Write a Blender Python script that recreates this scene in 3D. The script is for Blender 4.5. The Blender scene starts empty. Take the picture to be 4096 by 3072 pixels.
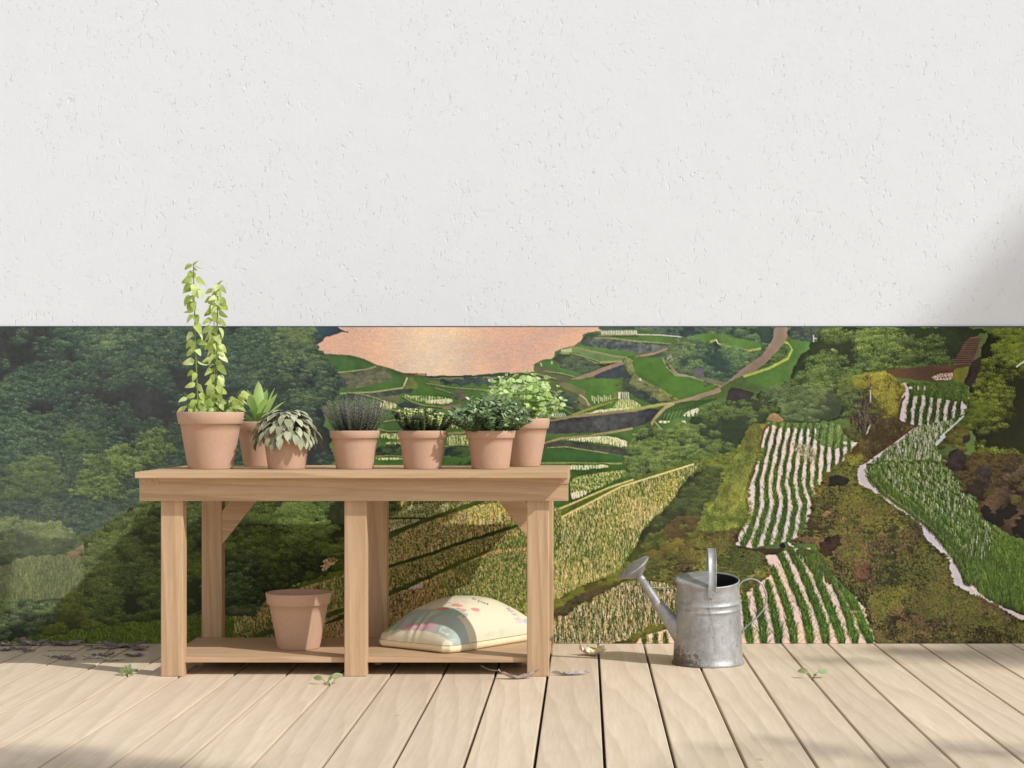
import bpy, bmesh, math, random
import numpy as np
from mathutils import Vector, Matrix

# ---------------------------------------------------------------- camera, sky, sun
SC = bpy.context.scene
COL = SC.collection
F = 7000.0                      # focal length in photo pixels (photo is 4096 wide)
HC = 0.9577                     # camera height
VX, VY = 2340.0, 1660.0         # vanishing point of the deck boards

cam = bpy.data.cameras.new('camera')
cam.sensor_width = 36.0
cam.lens = 36.0 * F / 4096.0
cam.shift_x = -(VX - 2048) / 4096.0
cam.shift_y = (VY - 1536) / 4096.0
cam.clip_start = 0.05
cam.clip_end = 2000
camo = bpy.data.objects.new('camera', cam)
COL.objects.link(camo)
camo.location = (0, 0, HC)
camo.rotation_euler = (math.radians(90), 0, 0)
SC.camera = camo

SUN = Vector((-1.65, 1.0, -1.65)).normalized()      # the way the light travels
sun_el = math.asin(-SUN.z)
sl = bpy.data.lights.new('sun', 'SUN')
sl.energy = 3.2
sl.angle = math.radians(0.8)
sl.color = (1.0, 0.978, 0.945)
so = bpy.data.objects.new('sun', sl)
COL.objects.link(so)
so.location = (6, -4, 8)
so.rotation_euler = SUN.to_track_quat('-Z', 'Y').to_euler()

w = bpy.data.worlds.new('World')
SC.world = w
w.use_nodes = True
nt = w.node_tree
sky = nt.nodes.new('ShaderNodeTexSky')
sky.sky_type = 'NISHITA'
sky.sun_disc = False
sky.sun_elevation = sun_el
sky.sun_rotation = math.atan2(-SUN.x, -SUN.y)
sky.air_density = 1.2
sky.dust_density = 0.6
sky.ozone_density = 0.6
hs = nt.nodes.new('ShaderNodeHueSaturation')
hs.inputs['Saturation'].default_value = 0.12
bg = nt.nodes['Background']
bg.inputs['Strength'].default_value = 0.122
nt.links.new(sky.outputs[0], hs.inputs['Color'])
nt.links.new(hs.outputs[0], bg.inputs['Color'])

SC.view_settings.view_transform = 'Standard'
SC.view_settings.look = 'None'
SC.view_settings.exposure = 0.08
SC.view_settings.gamma = 1.0
SC.render.engine = 'CYCLES'
SC.cycles.max_bounces = 8
SC.cycles.transparent_max_bounces = 4

# ---------------------------------------------------------------- helpers
def lin(r, g, b):
    def f(c):
        c /= 255.0
        return c / 12.92 if c <= 0.04045 else ((c + 0.055) / 1.055) ** 2.4
    return (f(r), f(g), f(b))

def wx(px, d): return (px - VX) * d / F
def wz(py, d): return HC - (py - VY) * d / F
def at_floor(px, py, z=0.0):
    d = F * (HC - z) / (py - VY)
    return Vector((wx(px, d), d, z))

class MB:
    """collects vertices and faces of ONE mesh; r = a random number kept per vertex, used by the materials"""
    def __init__(s): s.v = []; s.f = []; s.r = []; s.m = []
    def add(s, vs, fs, r=0.5, m=0):
        o = len(s.v)
        s.v.extend([tuple(p) for p in vs])
        s.r.extend(r if isinstance(r, (list, tuple)) else [r] * len(vs))
        for f in fs:
            s.f.append(tuple(i + o for i in f)); s.m.append(m)
    def build(s, name, mats, parent=None, smooth=True, loc=None):
        me = bpy.data.meshes.new(name)
        me.from_pydata(s.v, [], s.f)
        a = me.attributes.new('rnd', 'FLOAT', 'POINT')
        a.data.foreach_set('value', np.array(s.r, dtype=np.float32))
        if not isinstance(mats, (list, tuple)): mats = [mats]
        for m in mats: me.materials.append(m)
        me.polygons.foreach_set('material_index', s.m)
        me.polygons.foreach_set('use_smooth', [smooth] * len(s.f))
        me.update()
        o = bpy.data.objects.new(name, me)
        COL.objects.link(o)
        if parent is not None: o.parent = parent
        if loc is not None: o.location = loc
        return o

def empty(name, loc, rz=0.0):
    o = bpy.data.objects.new(name, None)
    o.empty_display_size = 0.1
    COL.objects.link(o)
    o.location = loc
    o.rotation_euler = (0, 0, rz)
    return o

def tag(o, label=None, cat=None, group=None, kind=None):
    if label: o['label'] = label
    if cat: o['category'] = cat
    if group: o['group'] = group
    if kind: o['kind'] = kind
    return o

def bevel_obj(o, width, segs=2):
    bm = bmesh.new(); bm.from_mesh(o.data)
    bmesh.ops.bevel(bm, geom=[e for e in bm.edges if len(e.link_faces) == 2 and e.calc_face_angle(0) > 0.6],
                    offset=width, segments=segs, profile=0.6, affect='EDGES')
    bm.to_mesh(o.data); bm.free()
    for p in o.data.polygons: p.use_smooth = False
    return o

def box_vf(x0, x1, y0, y1, z0, z1):
    v = [(x0, y0, z0), (x1, y0, z0), (x1, y1, z0), (x0, y1, z0), (x0, y0, z1), (x1, y0, z1), (x1, y1, z1), (x0, y1, z1)]
    f = [(0, 3, 2, 1), (4, 5, 6, 7), (0, 1, 5, 4), (1, 2, 6, 5), (2, 3, 7, 6), (3, 0, 4, 7)]
    return v, f

def rbox(mb, x0, x1, y0, y1, z0, z1, b=0.004, r=0.5):
    """a box with bevelled edges (bmesh) added to mb"""
    bm = bmesh.new()
    v, f = box_vf(x0, x1, y0, y1, z0, z1)
    bv = [bm.verts.new(p) for p in v]
    for q in f: bm.faces.new([bv[i] for i in q])
    bmesh.ops.bevel(bm, geom=list(bm.edges), offset=b, segments=2, profile=0.6, affect='EDGES')
    bm.verts.index_update()
    mb.add([tuple(p.co) for p in bm.verts], [tuple(p.index for p in q.verts) for q in bm.faces], r)
    bm.free()

def lathe(mb, prof, n=64, r=0.5, cx=0, cy=0, tilt=None, m=0):
    vs = []; fs = []
    k = len(prof)
    for i in range(n):
        a = 2 * math.pi * i / n
        for (R, z) in prof:
            zz = z if tilt is None else z + tilt(R * math.sin(a), z)
            vs.append((cx + R * math.cos(a), cy + R * math.sin(a), zz))
    for i in range(n):
        j = (i + 1) % n
        for q in range(k - 1):
            fs.append((i * k + q, j * k + q, j * k + q + 1, i * k + q + 1))
    mb.add(vs, fs, r, m)

def tube(mb, pts, rad, n=8, r=0.5, cap=True, m=0, flat=1.0):
    """swept tube; rad a number or list"""
    pts = [Vector(p) for p in pts]
    if not isinstance(rad, (list, tuple)): rad = [rad] * len(pts)
    vs = []; fs = []
    up = Vector((0, 0, 1))
    t0 = (pts[1] - pts[0]).normalized()
    if abs(t0.dot(up)) > 0.9: up = Vector((0, 1, 0))
    u = t0.cross(up).normalized()
    for i, p in enumerate(pts):
        if i == 0: t = pts[1] - pts[0]
        elif i == len(pts) - 1: t = pts[-1] - pts[-2]
        else: t = pts[i + 1] - pts[i - 1]
        t.normalize()
        u = (u - t * u.dot(t))
        if u.length < 1e-6: u = t.orthogonal()
        u.normalize()
        w_ = t.cross(u)
        for k in range(n):
            a = 2 * math.pi * k / n
            vs.append(p + (u * math.cos(a) + w_ * math.sin(a) * flat) * rad[i])
    for i in range(len(pts) - 1):
        for k in range(n):
            j = (k + 1) % n
            fs.append((i * n + k, i * n + j, (i + 1) * n + j, (i + 1) * n + k))
    if cap:
        fs.append(tuple(range(n - 1, -1, -1)))
        fs.append(tuple((len(pts) - 1) * n + k for k in range(n)))
    mb.add(vs, fs, r, m)

def bez(p0, p1, p2, p3, n=12):
    p0, p1, p2, p3 = map(Vector, (p0, p1, p2, p3))
    out = []
    for i in range(n + 1):
        t = i / n; s = 1 - t
        out.append(p0 * s**3 + p1 * 3 * s * s * t + p2 * 3 * s * t * t + p3 * t**3)
    return out

def leaf(mb, base, d, nrm, L, W, droop=0.0, fold=0.25, shape='ovate', n=5, r=0.5, curl=0.0, m=0):
    """one leaf blade: grows from base along d, its upper face towards nrm, bending down by droop (radians over its length)"""
    d = Vector(d).normalized(); nrm = Vector(nrm)
    nrm = nrm - d * nrm.dot(d)
    if nrm.length < 1e-5: nrm = d.orthogonal()
    nrm.normalize()
    side = d.cross(nrm).normalized()
    p = Vector(base)
    vs = []; fs = []
    step = L / n
    dd = d.copy(); nn = nrm.copy()
    for i in range(n + 1):
        t = i / n
        if shape == 'ovate': wv = math.sin(math.pi * min(1, t ** 0.75)) ** 0.8
        elif shape == 'heart': wv = min(1.0, (t * 5) ** 0.6) * (1 - t ** 1.7) ** 0.75 if t < 1 else 0
        elif shape == 'lance': wv = (0.55 + 0.9 * t) * (1 - t ** 2.4) ** 0.8 if t < 1 else 0
        elif shape == 'round': wv = math.sin(math.pi * t ** 0.9) ** 0.55 if 0 < t < 1 else 0
        else: wv = math.sin(math.pi * t)
        hw = max(0.02 if i else 0.06, wv) * W / 2
        c = nn * (-0.0)
        vs += [p - side * hw + nn * hw * fold, p + c, p + side * hw + nn * hw * fold]
        if i < n:
            p = p + dd * step
            rot = Matrix.Rotation(-(droop + curl * t) / n, 3, side)
            dd = rot @ dd; nn = rot @ nn
    for i in range(n):
        a = i * 3
        fs += [(a, a + 1, a + 4, a + 3), (a + 1, a + 2, a + 5, a + 4)]
    mb.add(vs, fs, r, m)

# ---------------------------------------------------------------- materials
class NT:
    def __init__(s, name):
        s.mat = bpy.data.materials.new(name); s.mat.use_nodes = True
        s.t = s.mat.node_tree; s.b = s.t.nodes['Principled BSDF']; s.out = s.t.nodes['Material Output']
    def n(s, kind, **kw):
        x = s.t.nodes.new(kind)
        for k, v in kw.items(): setattr(x, k, v)
        return x
    def l(s, a, b): s.t.links.new(a, b)
    def coords(s, scale, kind='Object', attr=None):
        tc = s.n('ShaderNodeTexCoord'); mp = s.n('ShaderNodeMapping')
        mp.inputs['Scale'].default_value = scale
        src = tc.outputs[kind]
        if attr:
            at = s.n('ShaderNodeAttribute', attribute_name='rnd')
            mu = s.n('ShaderNodeVectorMath', operation='SCALE'); mu.inputs[0].default_value = attr
            s.l(at.outputs['Fac'], mu.inputs['Scale'])
            ad = s.n('ShaderNodeVectorMath', operation='ADD')
            s.l(src, ad.inputs[0]); s.l(mu.outputs[0], ad.inputs[1]); src = ad.outputs[0]
        s.l(src, mp.inputs['Vector'])
        return mp.outputs[0]
    def noise(s, vec, scale, detail=4, rough=0.55, dist=0.0):
        x = s.n('ShaderNodeTexNoise'); x.inputs['Scale'].default_value = scale
        x.inputs['Detail'].default_value = detail; x.inputs['Roughness'].default_value = rough
        x.inputs['Distortion'].default_value = dist
        s.l(vec, x.inputs['Vector']); return x.outputs['Fac']
    def ramp(s, fac, stops, interp='LINEAR'):
        x = s.n('ShaderNodeValToRGB'); e = x.color_ramp.elements; x.color_ramp.interpolation = interp
        while len(e) < len(stops): e.new(0.5)
        for q, (p, c) in zip(e, stops):
            q.position = p; q.color = (c[0], c[1], c[2], 1) if isinstance(c, (tuple, list)) else (c, c, c, 1)
        s.l(fac, x.inputs[0]); return x.outputs[0]
    def mix(s, fac, a, b, blend='MIX'):
        x = s.n('ShaderNodeMix', data_type='RGBA', blend_type=blend)
        for i_, val in ((0, fac), (6, a), (7, b)):
            sock = x.inputs[i_]
            if isinstance(val, (int, float)): sock.default_value = val if i_ == 0 else (val, val, val, 1)
            elif isinstance(val, (tuple, list)): sock.default_value = (val[0], val[1], val[2], 1)
            else: s.l(val, sock)
        return x.outputs[2]
    def bump(s, h, strength, dist=0.01):
        x = s.n('ShaderNodeBump'); x.inputs['Strength'].default_value = strength; x.inputs['Distance'].default_value = dist
        s.l(h, x.inputs['Height']); s.l(x.outputs[0], s.b.inputs['Normal'])
    def attr(s, name='rnd'):
        return s.n('ShaderNodeAttribute', attribute_name=name)
    def done(s, col=None, rough=0.6, spec=0.4, metal=0.0):
        if col is not None:
            if isinstance(col, (tuple, list)): s.b.inputs['Base Color'].default_value = (*col, 1)
            else: s.l(col, s.b.inputs['Base Color'])
        if isinstance(rough, (int, float)): s.b.inputs['Roughness'].default_value = rough
        else: s.l(rough, s.b.inputs['Roughness'])
        s.b.inputs['Specular IOR Level'].default_value = spec
        if isinstance(metal, (int, float)): s.b.inputs['Metallic'].default_value = metal
        else: s.l(metal, s.b.inputs['Metallic'])
        return s.mat

def wood(name, axis, light, dark, streak=1.0, knots=True, scale=1.0):
    """planed timber with the grain along axis"""
    k = NT(name)
    sc = [26.0 * scale, 26.0 * scale, 26.0 * scale]; sc[axis] = 1.5 * scale
    v = k.coords(tuple(sc), attr=(3.1, 7.7, 5.3))
    warp = k.noise(v, 0.55, 3, 0.5)
    rings = k.n('ShaderNodeTexWave', wave_type='BANDS', bands_direction='DIAGONAL', wave_profile='SAW')
    rings.inputs['Scale'].default_value = 0.42; rings.inputs['Distortion'].default_value = 9.0
    rings.inputs['Detail'].default_value = 2.5; rings.inputs['Detail Scale'].default_value = 0.7
    k.l(v, rings.inputs['Vector'])
    fine = k.noise(v, 3.2, 6, 0.75)
    mid = tuple((a + b) / 2 for a, b in zip(light, dark))
    c = k.ramp(rings.outputs['Fac'], [(0.0, light), (0.55, tuple(0.8 * a + 0.2 * b for a, b in zip(light, dark))), (0.92, mid), (1.0, light)])
    c2 = k.mix(0.8 * streak, light, c)
    f2 = k.ramp(fine, [(0.32, 0.0), (0.72, 1.0)])
    c3 = k.mix(f2, k.mix(0.52 * streak, c2, dark), c2)
    lw = k.ramp(warp, [(0.3, 0.0), (0.7, 1.0)])
    c4 = k.mix(k.mix(0.75, 0.0, lw), c3, k.mix(0.22 * streak, c3, dark))
    if knots:
        vk = [5.0, 5.0, 5.0]; vk[axis] = 2.6
        vo = k.n('ShaderNodeTexVoronoi', feature='F1'); vo.inputs['Scale'].default_value = 1.0
        k.l(k.coords(tuple(vk), attr=(13.1, 4.7, 9.3)), vo.inputs['Vector'])
        kn = k.ramp(vo.outputs['Distance'], [(0.0, 1.0), (0.035, 0.8), (0.07, 0.0)])
        c4 = k.mix(k.mix(0.45, 0.0, kn), c4, tuple(q * 0.45 for q in dark))
    at = k.attr()
    tone = k.ramp(at.outputs['Fac'], [(0.0, 0.94), (1.0, 1.05)])
    c5 = k.mix(1.0, c4, tone, 'MULTIPLY')
    k.bump(fine, 0.12, 0.002)
    return k.done(c5, 0.62, 0.3)

def leafmat(name, cols, rough=0.45, trans=0.35, spec=0.4, vary=30.0):
    """foliage: colour by the leaf's own random number, light passing through the blade"""
    k = NT(name)
    at = k.attr()
    c = k.ramp(at.outputs['Fac'], [(i / (len(cols) - 1), q) for i, q in enumerate(cols)])
    nz = k.noise(k.coords((1, 1, 1)), vary, 3)
    c = k.mix(1.0, c, k.ramp(nz, [(0.3, 0.82), (0.7, 1.12)]), 'MULTIPLY')
    k.done(c, rough, spec)
    if trans > 0:
        tr = k.n('ShaderNodeBsdfTranslucent'); k.l(c, tr.inputs['Color'])
        ms = k.n('ShaderNodeMixShader'); ms.inputs[0].default_value = trans
        k.l(k.b.outputs[0], ms.inputs[1]); k.l(tr.outputs[0], ms.inputs[2]); k.l(ms.outputs[0], k.out.inputs['Surface'])
    return k.mat

M = {}
MURAL_GAIN, MURAL_BASE = 1.0, 0.0
# ---------------------------------------------------------------- setting: ground, deck, wall
k = NT('bounce_ground')
v = k.coords((1, 1, 1))
M['pale_ground'] = k.done(k.ramp(k.noise(v, 1.5, 6), [(0.3, (0.46, 0.42, 0.36)), (0.7, (0.58, 0.53, 0.46))]), 0.9, 0.1)  # unseen ground, made pale to bounce light under the table
mb = MB(); mb.add([(-60, -60, -0.16), (60, -60, -0.16), (60, 60, -0.16), (-60, 60, -0.16)], [(0, 1, 2, 3)])
tag(mb.build('ground', M['pale_ground'], smooth=False), kind='structure')

DECK_L = (0.79, 0.66, 0.505); DECK_D = (0.45, 0.34, 0.235)
M['deck'] = wood('deck_timber', 1, DECK_L, DECK_D, 0.85, scale=0.8)
GAP0, PITCH, GAP = 0.0543, 0.1925, 0.009
YW = 7.335                                    # the wall's face
rr = random.Random(3)
mb = MB()
for i in range(-26, 25):
    x0 = GAP0 + i * PITCH + GAP / 2; x1 = x0 + PITCH - GAP
    cuts = [-5.5, 0.4 + rr.uniform(-.5, .5), YW - 0.004]
    for a, b_ in zip(cuts[:-1], cuts[1:]):
        rbox(mb, x0, x1, a + 0.002, b_ - 0.002, -0.028, 0.0, 0.0035, rr.random())
tag(mb.build('deck_floor', M['deck'], smooth=False), kind='structure')

k = NT('white_plaster')
v = k.coords((1, 1, 1))
soft = k.noise(v, 9, 4, 0.6)
# scattered torn dents, longer than wide and leaning a little
mpv = k.n('ShaderNodeMapping'); mpv.inputs['Rotation'].default_value = (0, math.radians(-14), 0)
k.l(v, mpv.inputs['Vector'])
mp2 = k.n('ShaderNodeMapping'); mp2.inputs['Scale'].default_value = (68, 1, 33); k.l(mpv.outputs[0], mp2.inputs['Vector'])
d1 = k.noise(mp2.outputs[0], 1.0, 2.5, 0.6, 0.6)
mp3 = k.n('ShaderNodeMapping'); mp3.inputs['Scale'].default_value = (3.2, 1, 2.6); k.l(v, mp3.inputs['Vector'])
where = k.noise(mp3.outputs[0], 1.6, 3, 0.6)
dent = k.ramp(d1, [(0.0, 1.0), (0.31, 0.85), (0.365, 0.0), (1.0, 0.0)])
ridge = k.ramp(d1, [(0.66, 0.0), (0.72, 0.7), (1.0, 1.0)])
wm = k.ramp(where, [(0.36, 0.0), (0.58, 1.0)])
dm = k.mix(1.0, dent, wm, 'MULTIPLY'); rm = k.mix(1.0, ridge, wm, 'MULTIPLY')
fine = k.noise(v, 55, 3, 0.6)
h = k.n('ShaderNodeMath', operation='SUBTRACT'); k.l(rm, h.inputs[0]); k.l(dm, h.inputs[1])
h2 = k.n('ShaderNodeMath', operation='MULTIPLY_ADD'); k.l(fine, h2.inputs[0]); h2.inputs[1].default_value = 0.16; k.l(h.outputs[0], h2.inputs[2])
h3 = k.n('ShaderNodeMath', operation='MULTIPLY_ADD'); k.l(soft, h3.inputs[0]); h3.inputs[1].default_value = 0.35; k.l(h2.outputs[0], h3.inputs[2])
k.bump(h3.outputs[0], 0.50, 0.006)
M['plaster'] = k.done(k.ramp(soft, [(0.3, (0.715, 0.74, 0.775)), (0.7, (0.735, 0.76, 0.795))]), 0.9, 0.1)
mb = MB(); vv, ff = box_vf(-6.5, 6.5, YW, YW + 0.25, -0.16, 3.6); mb.add(vv, ff)
tag(mb.build('plaster_wall', M['plaster'], smooth=False), 'tall white rough plastered wall rising above the landscape mural', 'wall')
# ---------------------------------------------------------------- the printed landscape on the wall (a flat mural)
# painted with numpy in wall coordinates: u = 0..2212 over the visible width, 705..1390 from its top edge to the deck
RG = np.random.default_rng(11)
U0, V0, ST = -260.0, 704.0, 0.75         # one painted dot = 0.75 units; averaged 2 x 2 for the print
CW, CH = 3656, 920
KS = 2.0

def vnoise(W, H, cell, seed, cy=None):
    cy = cy or cell
    g = np.random.default_rng(seed)
    gw, gh = int(W / cell) + 3, int(H / cy) + 3
    a = g.random((gh, gw)).astype(np.float32)
    x = np.arange(W) / cell; y = np.arange(H) / cy
    xi = x.astype(int); yi = y.astype(int)
    fx = x - xi; fy = y - yi
    fx = (fx * fx * (3 - 2 * fx))[None, :]; fy = (fy * fy * (3 - 2 * fy))[:, None]
    A = a[np.ix_(yi, xi)]; B = a[np.ix_(yi, xi + 1)]; C = a[np.ix_(yi + 1, xi)]; D = a[np.ix_(yi + 1, xi + 1)]
    return (A * (1 - fx) + B * fx) * (1 - fy) + (C * (1 - fx) + D * fx) * fy

def fbm(W, H, cell, seed, octv=4, asp=1.0):
    o = 0; amp = 1; tot = 0
    for i in range(octv):
        o = o + amp * vnoise(W, H, max(1.01, cell / 2**i), seed + i * 17, max(1.01, cell * asp / 2**i)); tot += amp; amp *= 0.55
    return o / tot

class Paint:
    def __init__(s, W, H, ks=1.0):
        s.W, s.H, s.k = W, H, ks
        s.img = np.zeros((H, W, 3), np.float32)
        s.n1 = fbm(W, H, 9 * ks, 1, 4); s.n2 = fbm(W, H, 9 * ks, 101, 4)
        s.n3 = fbm(W, H, 40 * ks, 201, 6); s.n4 = fbm(W, H, 5 * ks, 301, 4)
        s.n5 = fbm(W, H, 110 * ks, 401, 5)
        s.Y, s.X = np.mgrid[0:H, 0:W].astype(np.float32)
    def mask(s, pts, rough=1.5, smooth=True):
        p = np.array(pts, np.float32); rough = rough * s.k
        if smooth and len(p) > 3:                       # corner-cutting
            q = np.roll(p, -1, 0)
            p = np.stack([p * .8 + q * .2, p * .2 + q * .8], 1).reshape(-1, 2)
        pad = rough * 2 + 2
        x0 = max(0, int(p[:, 0].min() - pad)); x1 = min(s.W, int(p[:, 0].max() + pad) + 1)
        y0 = max(0, int(p[:, 1].min() - pad)); y1 = min(s.H, int(p[:, 1].max() + pad) + 1)
        m = np.zeros((s.H, s.W), bool)
        if x1 <= x0 or y1 <= y0: return m
        X = s.X[y0:y1, x0:x1] + (s.n1[y0:y1, x0:x1] - .5) * rough * 3
        Y = s.Y[y0:y1, x0:x1] + (s.n2[y0:y1, x0:x1] - .5) * rough * 3
        ins = np.zeros(X.shape, bool)
        ax, ay = p[-1]
        for bx, by in p:
            if ay != by:
                c = ((ay > Y) != (by > Y)) & (X < (bx - ax) * (Y - ay) / (by - ay) + ax)
                ins ^= c
            ax, ay = bx, by
        m[y0:y1, x0:x1] = ins
        return m
    def fill(s, pts, col, var=0.10, rough=1.5, smooth=True, col2=None, mott=0.5, m=None):
        if m is None: m = s.mask(pts, rough, smooth)
        c = np.array(col, np.float32) / 255
        t = (s.n3 * .6 + s.n4 * .4 - .5)[..., None] * 2
        if col2 is not None:
            c2 = np.array(col2, np.float32) / 255
            q = np.clip(.5 + (s.n3 - .5)[..., None] * 3 * mott + (s.n4 - .5)[..., None] * 2 * mott, 0, 1)
            c = c * (1 - q) + c2 * q
        out = c * (1 + t * var * 2)
        s.img[m] = np.broadcast_to(out, s.img.shape)[m]
        return m
    def plot(s, x, y, col, m=None):
        xi = np.rint(x).astype(int); yi = np.rint(y).astype(int)
        ok = (xi >= 0) & (xi < s.W) & (yi >= 0) & (yi < s.H)
        xi, yi, col = xi[ok], yi[ok], col[ok]
        if m is not None:
            k = m[yi, xi]; xi, yi, col = xi[k], yi[k], col[k]
        s.img[yi, xi] = col
    def rand_in(s, m, n):
        ys, xs = np.nonzero(m)
        if len(xs) == 0: return np.zeros(0), np.zeros(0)
        i = RG.integers(0, len(xs), n)
        return xs[i] + RG.random(n) - .5, ys[i] + RG.random(n) - .5
    def foliage(s, pts, dark, cols, size=14, dens=1.0, hollow=0.45, rough=4.0, spill=True, fillit=True, m=None, flat=0.55, blade=False, roll=0):
        """leaf clumps: domes of sub-clumps lit from above, with dark hollows between them"""
        if m is None: m = s.mask(pts, rough)
        if fillit: s.fill(None, dark, 0.16, m=m)
        size = size * s.k; area = m.sum()
        n = int(area / (size * size * flat) * 1.5 * dens)
        cx, cy = s.rand_in(m, n)
        if len(cx) == 0: return m
        yy = np.clip(cy.astype(int), 0, s.H - 1); xx = (np.clip(cx.astype(int), 0, s.W - 1) + roll) % s.W
        hol = (s.n5[yy, xx] * .6 + s.n3[yy, xx] * .4) if not roll else s.n3[yy, xx]
        thr = np.quantile(hol, hollow)
        keep = hol > thr
        cx, cy, hv = cx[keep], cy[keep], hol[keep]
        o = np.argsort(cy); cx, cy, hv = cx[o], cy[o], hv[o]
        C = np.array(cols, np.float32) / 255
        dk = np.array(dark, np.float32) / 255
        K = 9 if s.k == 1 else 11
        R = size * (.5 + .7 * RG.random(len(cx)))
        nb = np.clip((hv - thr) / (hv.max() - thr + 1e-6), 0, 1)
        for part in range(1):
            ang = RG.random((len(cx), K)) * 2 * np.pi; rad = np.sqrt(RG.random((len(cx), K)))
            sx = cx[:, None] + np.cos(ang) * rad * R[:, None]
            sy = cy[:, None] + np.sin(ang) * rad * R[:, None] * flat
            rel = -np.sin(ang) * rad                                 # +1 at the top of the clump
            tone = .34 + .30 * rel + .30 * (nb[:, None] - .3) + .17 * RG.standard_normal((len(cx), K))
            order = (np.arange(len(cx))[:, None] * 10 + tone).ravel()
            Q = 16 if s.k == 1 else 34
            sr = np.maximum(1.6, R[:, None] * .36)
            a2 = RG.random((len(cx), K, Q)) * 2 * np.pi; r2 = np.sqrt(RG.random((len(cx), K, Q)))
            dx = sx[..., None] + np.cos(a2) * r2 * sr[..., None] * 1.25
            dy = sy[..., None] + np.sin(a2) * r2 * sr[..., None] * .7
            t = tone[..., None] + .26 * (-np.sin(a2) * r2) + .16 * RG.standard_normal(dx.shape)
            od = np.broadcast_to(order.reshape(len(cx), K, 1), dx.shape) + t * .01
            idx = np.argsort(od.ravel(), kind='stable')
            dx = dx.ravel()[idx]; dy = dy.ravel()[idx]; t = np.clip(t.ravel()[idx], 0, .999)
            allc = np.vstack([dk[None], C])
            f = t * (len(allc) - 1); i0 = f.astype(int); fr = (f - i0)[:, None]
            col = allc[i0] * (1 - fr) + allc[np.minimum(i0 + 1, len(allc) - 1)] * fr
            mm = None if spill else m
            if blade:
                for q in range(4): s.plot(dx + q * .35 * np.sign(RG.random(len(dx)) - .5), dy - q, col, mm)
            else:
                s.plot(dx, dy, col, mm)
                big = RG.random(len(dx)) < .6
                s.plot(dx[big] + 1, dy[big], col[big] * .97, mm)
        return m
    def strokes(s, pts, cols, n, ln=(3, 7), colw=None, lean=0.0, wide=0.3, m=None, rough=1.0, jit=.35, grad=None, patch=False):
        """short upright strokes (rice) standing in columns colw apart"""
        if m is None: m = s.mask(pts, rough)
        if s.k > 1: n = int(n * 2.6); ln = (ln[0] * s.k, ln[1] * s.k); colw = colw * s.k if colw else None; wide = wide + .15
        x, y = s.rand_in(m, n)
        if len(x) == 0: return m
        if colw:
            ph = (s.n3[np.clip(y.astype(int), 0, s.H - 1), np.clip(x.astype(int), 0, s.W - 1)] - .5) * colw * 2.2
            x = np.round((x - lean * y + ph) / colw) * colw + lean * y - ph + RG.standard_normal(len(x)) * colw * jit * .5
        C = np.array(cols, np.float32) / 255
        c = C[RG.integers(0, len(C), len(x))] * (1 + .12 * RG.standard_normal((len(x), 1)))
        if patch:                                # colours gather in patches, dark ones first in the list
            yi = np.clip(y.astype(int), 0, s.H - 1); xi = np.clip(x.astype(int), 0, s.W - 1)
            q = (s.n3[yi, xi] - .5) * 2.0 + (s.n1[yi, xi] - .5) * 1.2 + .5 + .16 * RG.standard_normal(len(x))
            c = C[np.clip((q * len(C)).astype(int), 0, len(C) - 1)] * (1 + .10 * RG.standard_normal((len(x), 1)))
        if grad is not None:
            k = RG.random(len(x)) < grad(x, y); x, y, c = x[k], y[k], c[k]
        L = RG.uniform(ln[0], ln[1], len(x))
        o = np.argsort(y); x, y, c, L = x[o], y[o], c[o], L[o]
        ll = RG.standard_normal(len(x)) * .12 + lean
        for q in range(int(ln[1]) + 1):
            k = L > q
            s.plot(x[k] + ll[k] * -q, y[k] - q, c[k], m)
            k2 = k & (RG.random(len(x)) < wide)
            s.plot(x[k2] + 1, y[k2] - q, c[k2], m)
        return m
    def line(s, pts, col, w=1.0, var=.1, m=None, jit=0.4):
        w = w * s.k; jit = jit * s.k
        p = np.array(pts, np.float32)
        seg = np.hypot(*(p[1:] - p[:-1]).T); tot = seg.sum(); n = int(tot * 3) + 2
        t = np.concatenate([[0], np.cumsum(seg)]); q = np.linspace(0, tot, n)
        x = np.interp(q, t, p[:, 0]); y = np.interp(q, t, p[:, 1])
        c = np.array(col, np.float32) / 255
        for k in range(max(1, int(w * 3.2))):
            e = RG.uniform(-w / 2, w / 2, n)
            cc = np.clip(c * (1 + var * RG.standard_normal((n, 1))), 0, 1).astype(np.float32)
            s.plot(x + e * .4 + RG.standard_normal(n) * jit * .5, y + e + RG.standard_normal(n) * jit * .4, cc, m)
    def row(s, pts, m, w0, w1, L0, L1, cols, dens=3.0, dark=None):
        """a planted row: tufts of upright blades along a line"""
        p = np.array(pts, np.float32); w0, w1, L0, L1 = w0 * s.k, w1 * s.k, L0 * s.k, L1 * s.k
        if s.k > 1: dens = dens * 1.15
        seg = np.hypot(*(p[1:] - p[:-1]).T); tot = seg.sum(); n = int(tot * dens)
        t = np.concatenate([[0], np.cumsum(seg)]); q = np.sort(RG.random(n)) * tot
        x = np.interp(q, t, p[:, 0]); y = np.interp(q, t, p[:, 1])
        f = q / max(tot, 1)
        w = w0 + (w1 - w0) * f; L = (L0 + (L1 - L0) * f) * RG.uniform(.4, 1.1, n)
        wob = np.sin(q * .21 / s.k + p[0, 0]) * .7 * s.k
        x = x + RG.standard_normal(n) * w * .33 + wob
        lean = RG.standard_normal(n) * .16 + (RG.random(n) < .1) * RG.standard_normal(n) * .5
        C = np.array(cols, np.float32) / 255
        c = C[RG.integers(0, len(C), n)] * (1 + .14 * RG.standard_normal((n, 1)))
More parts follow.
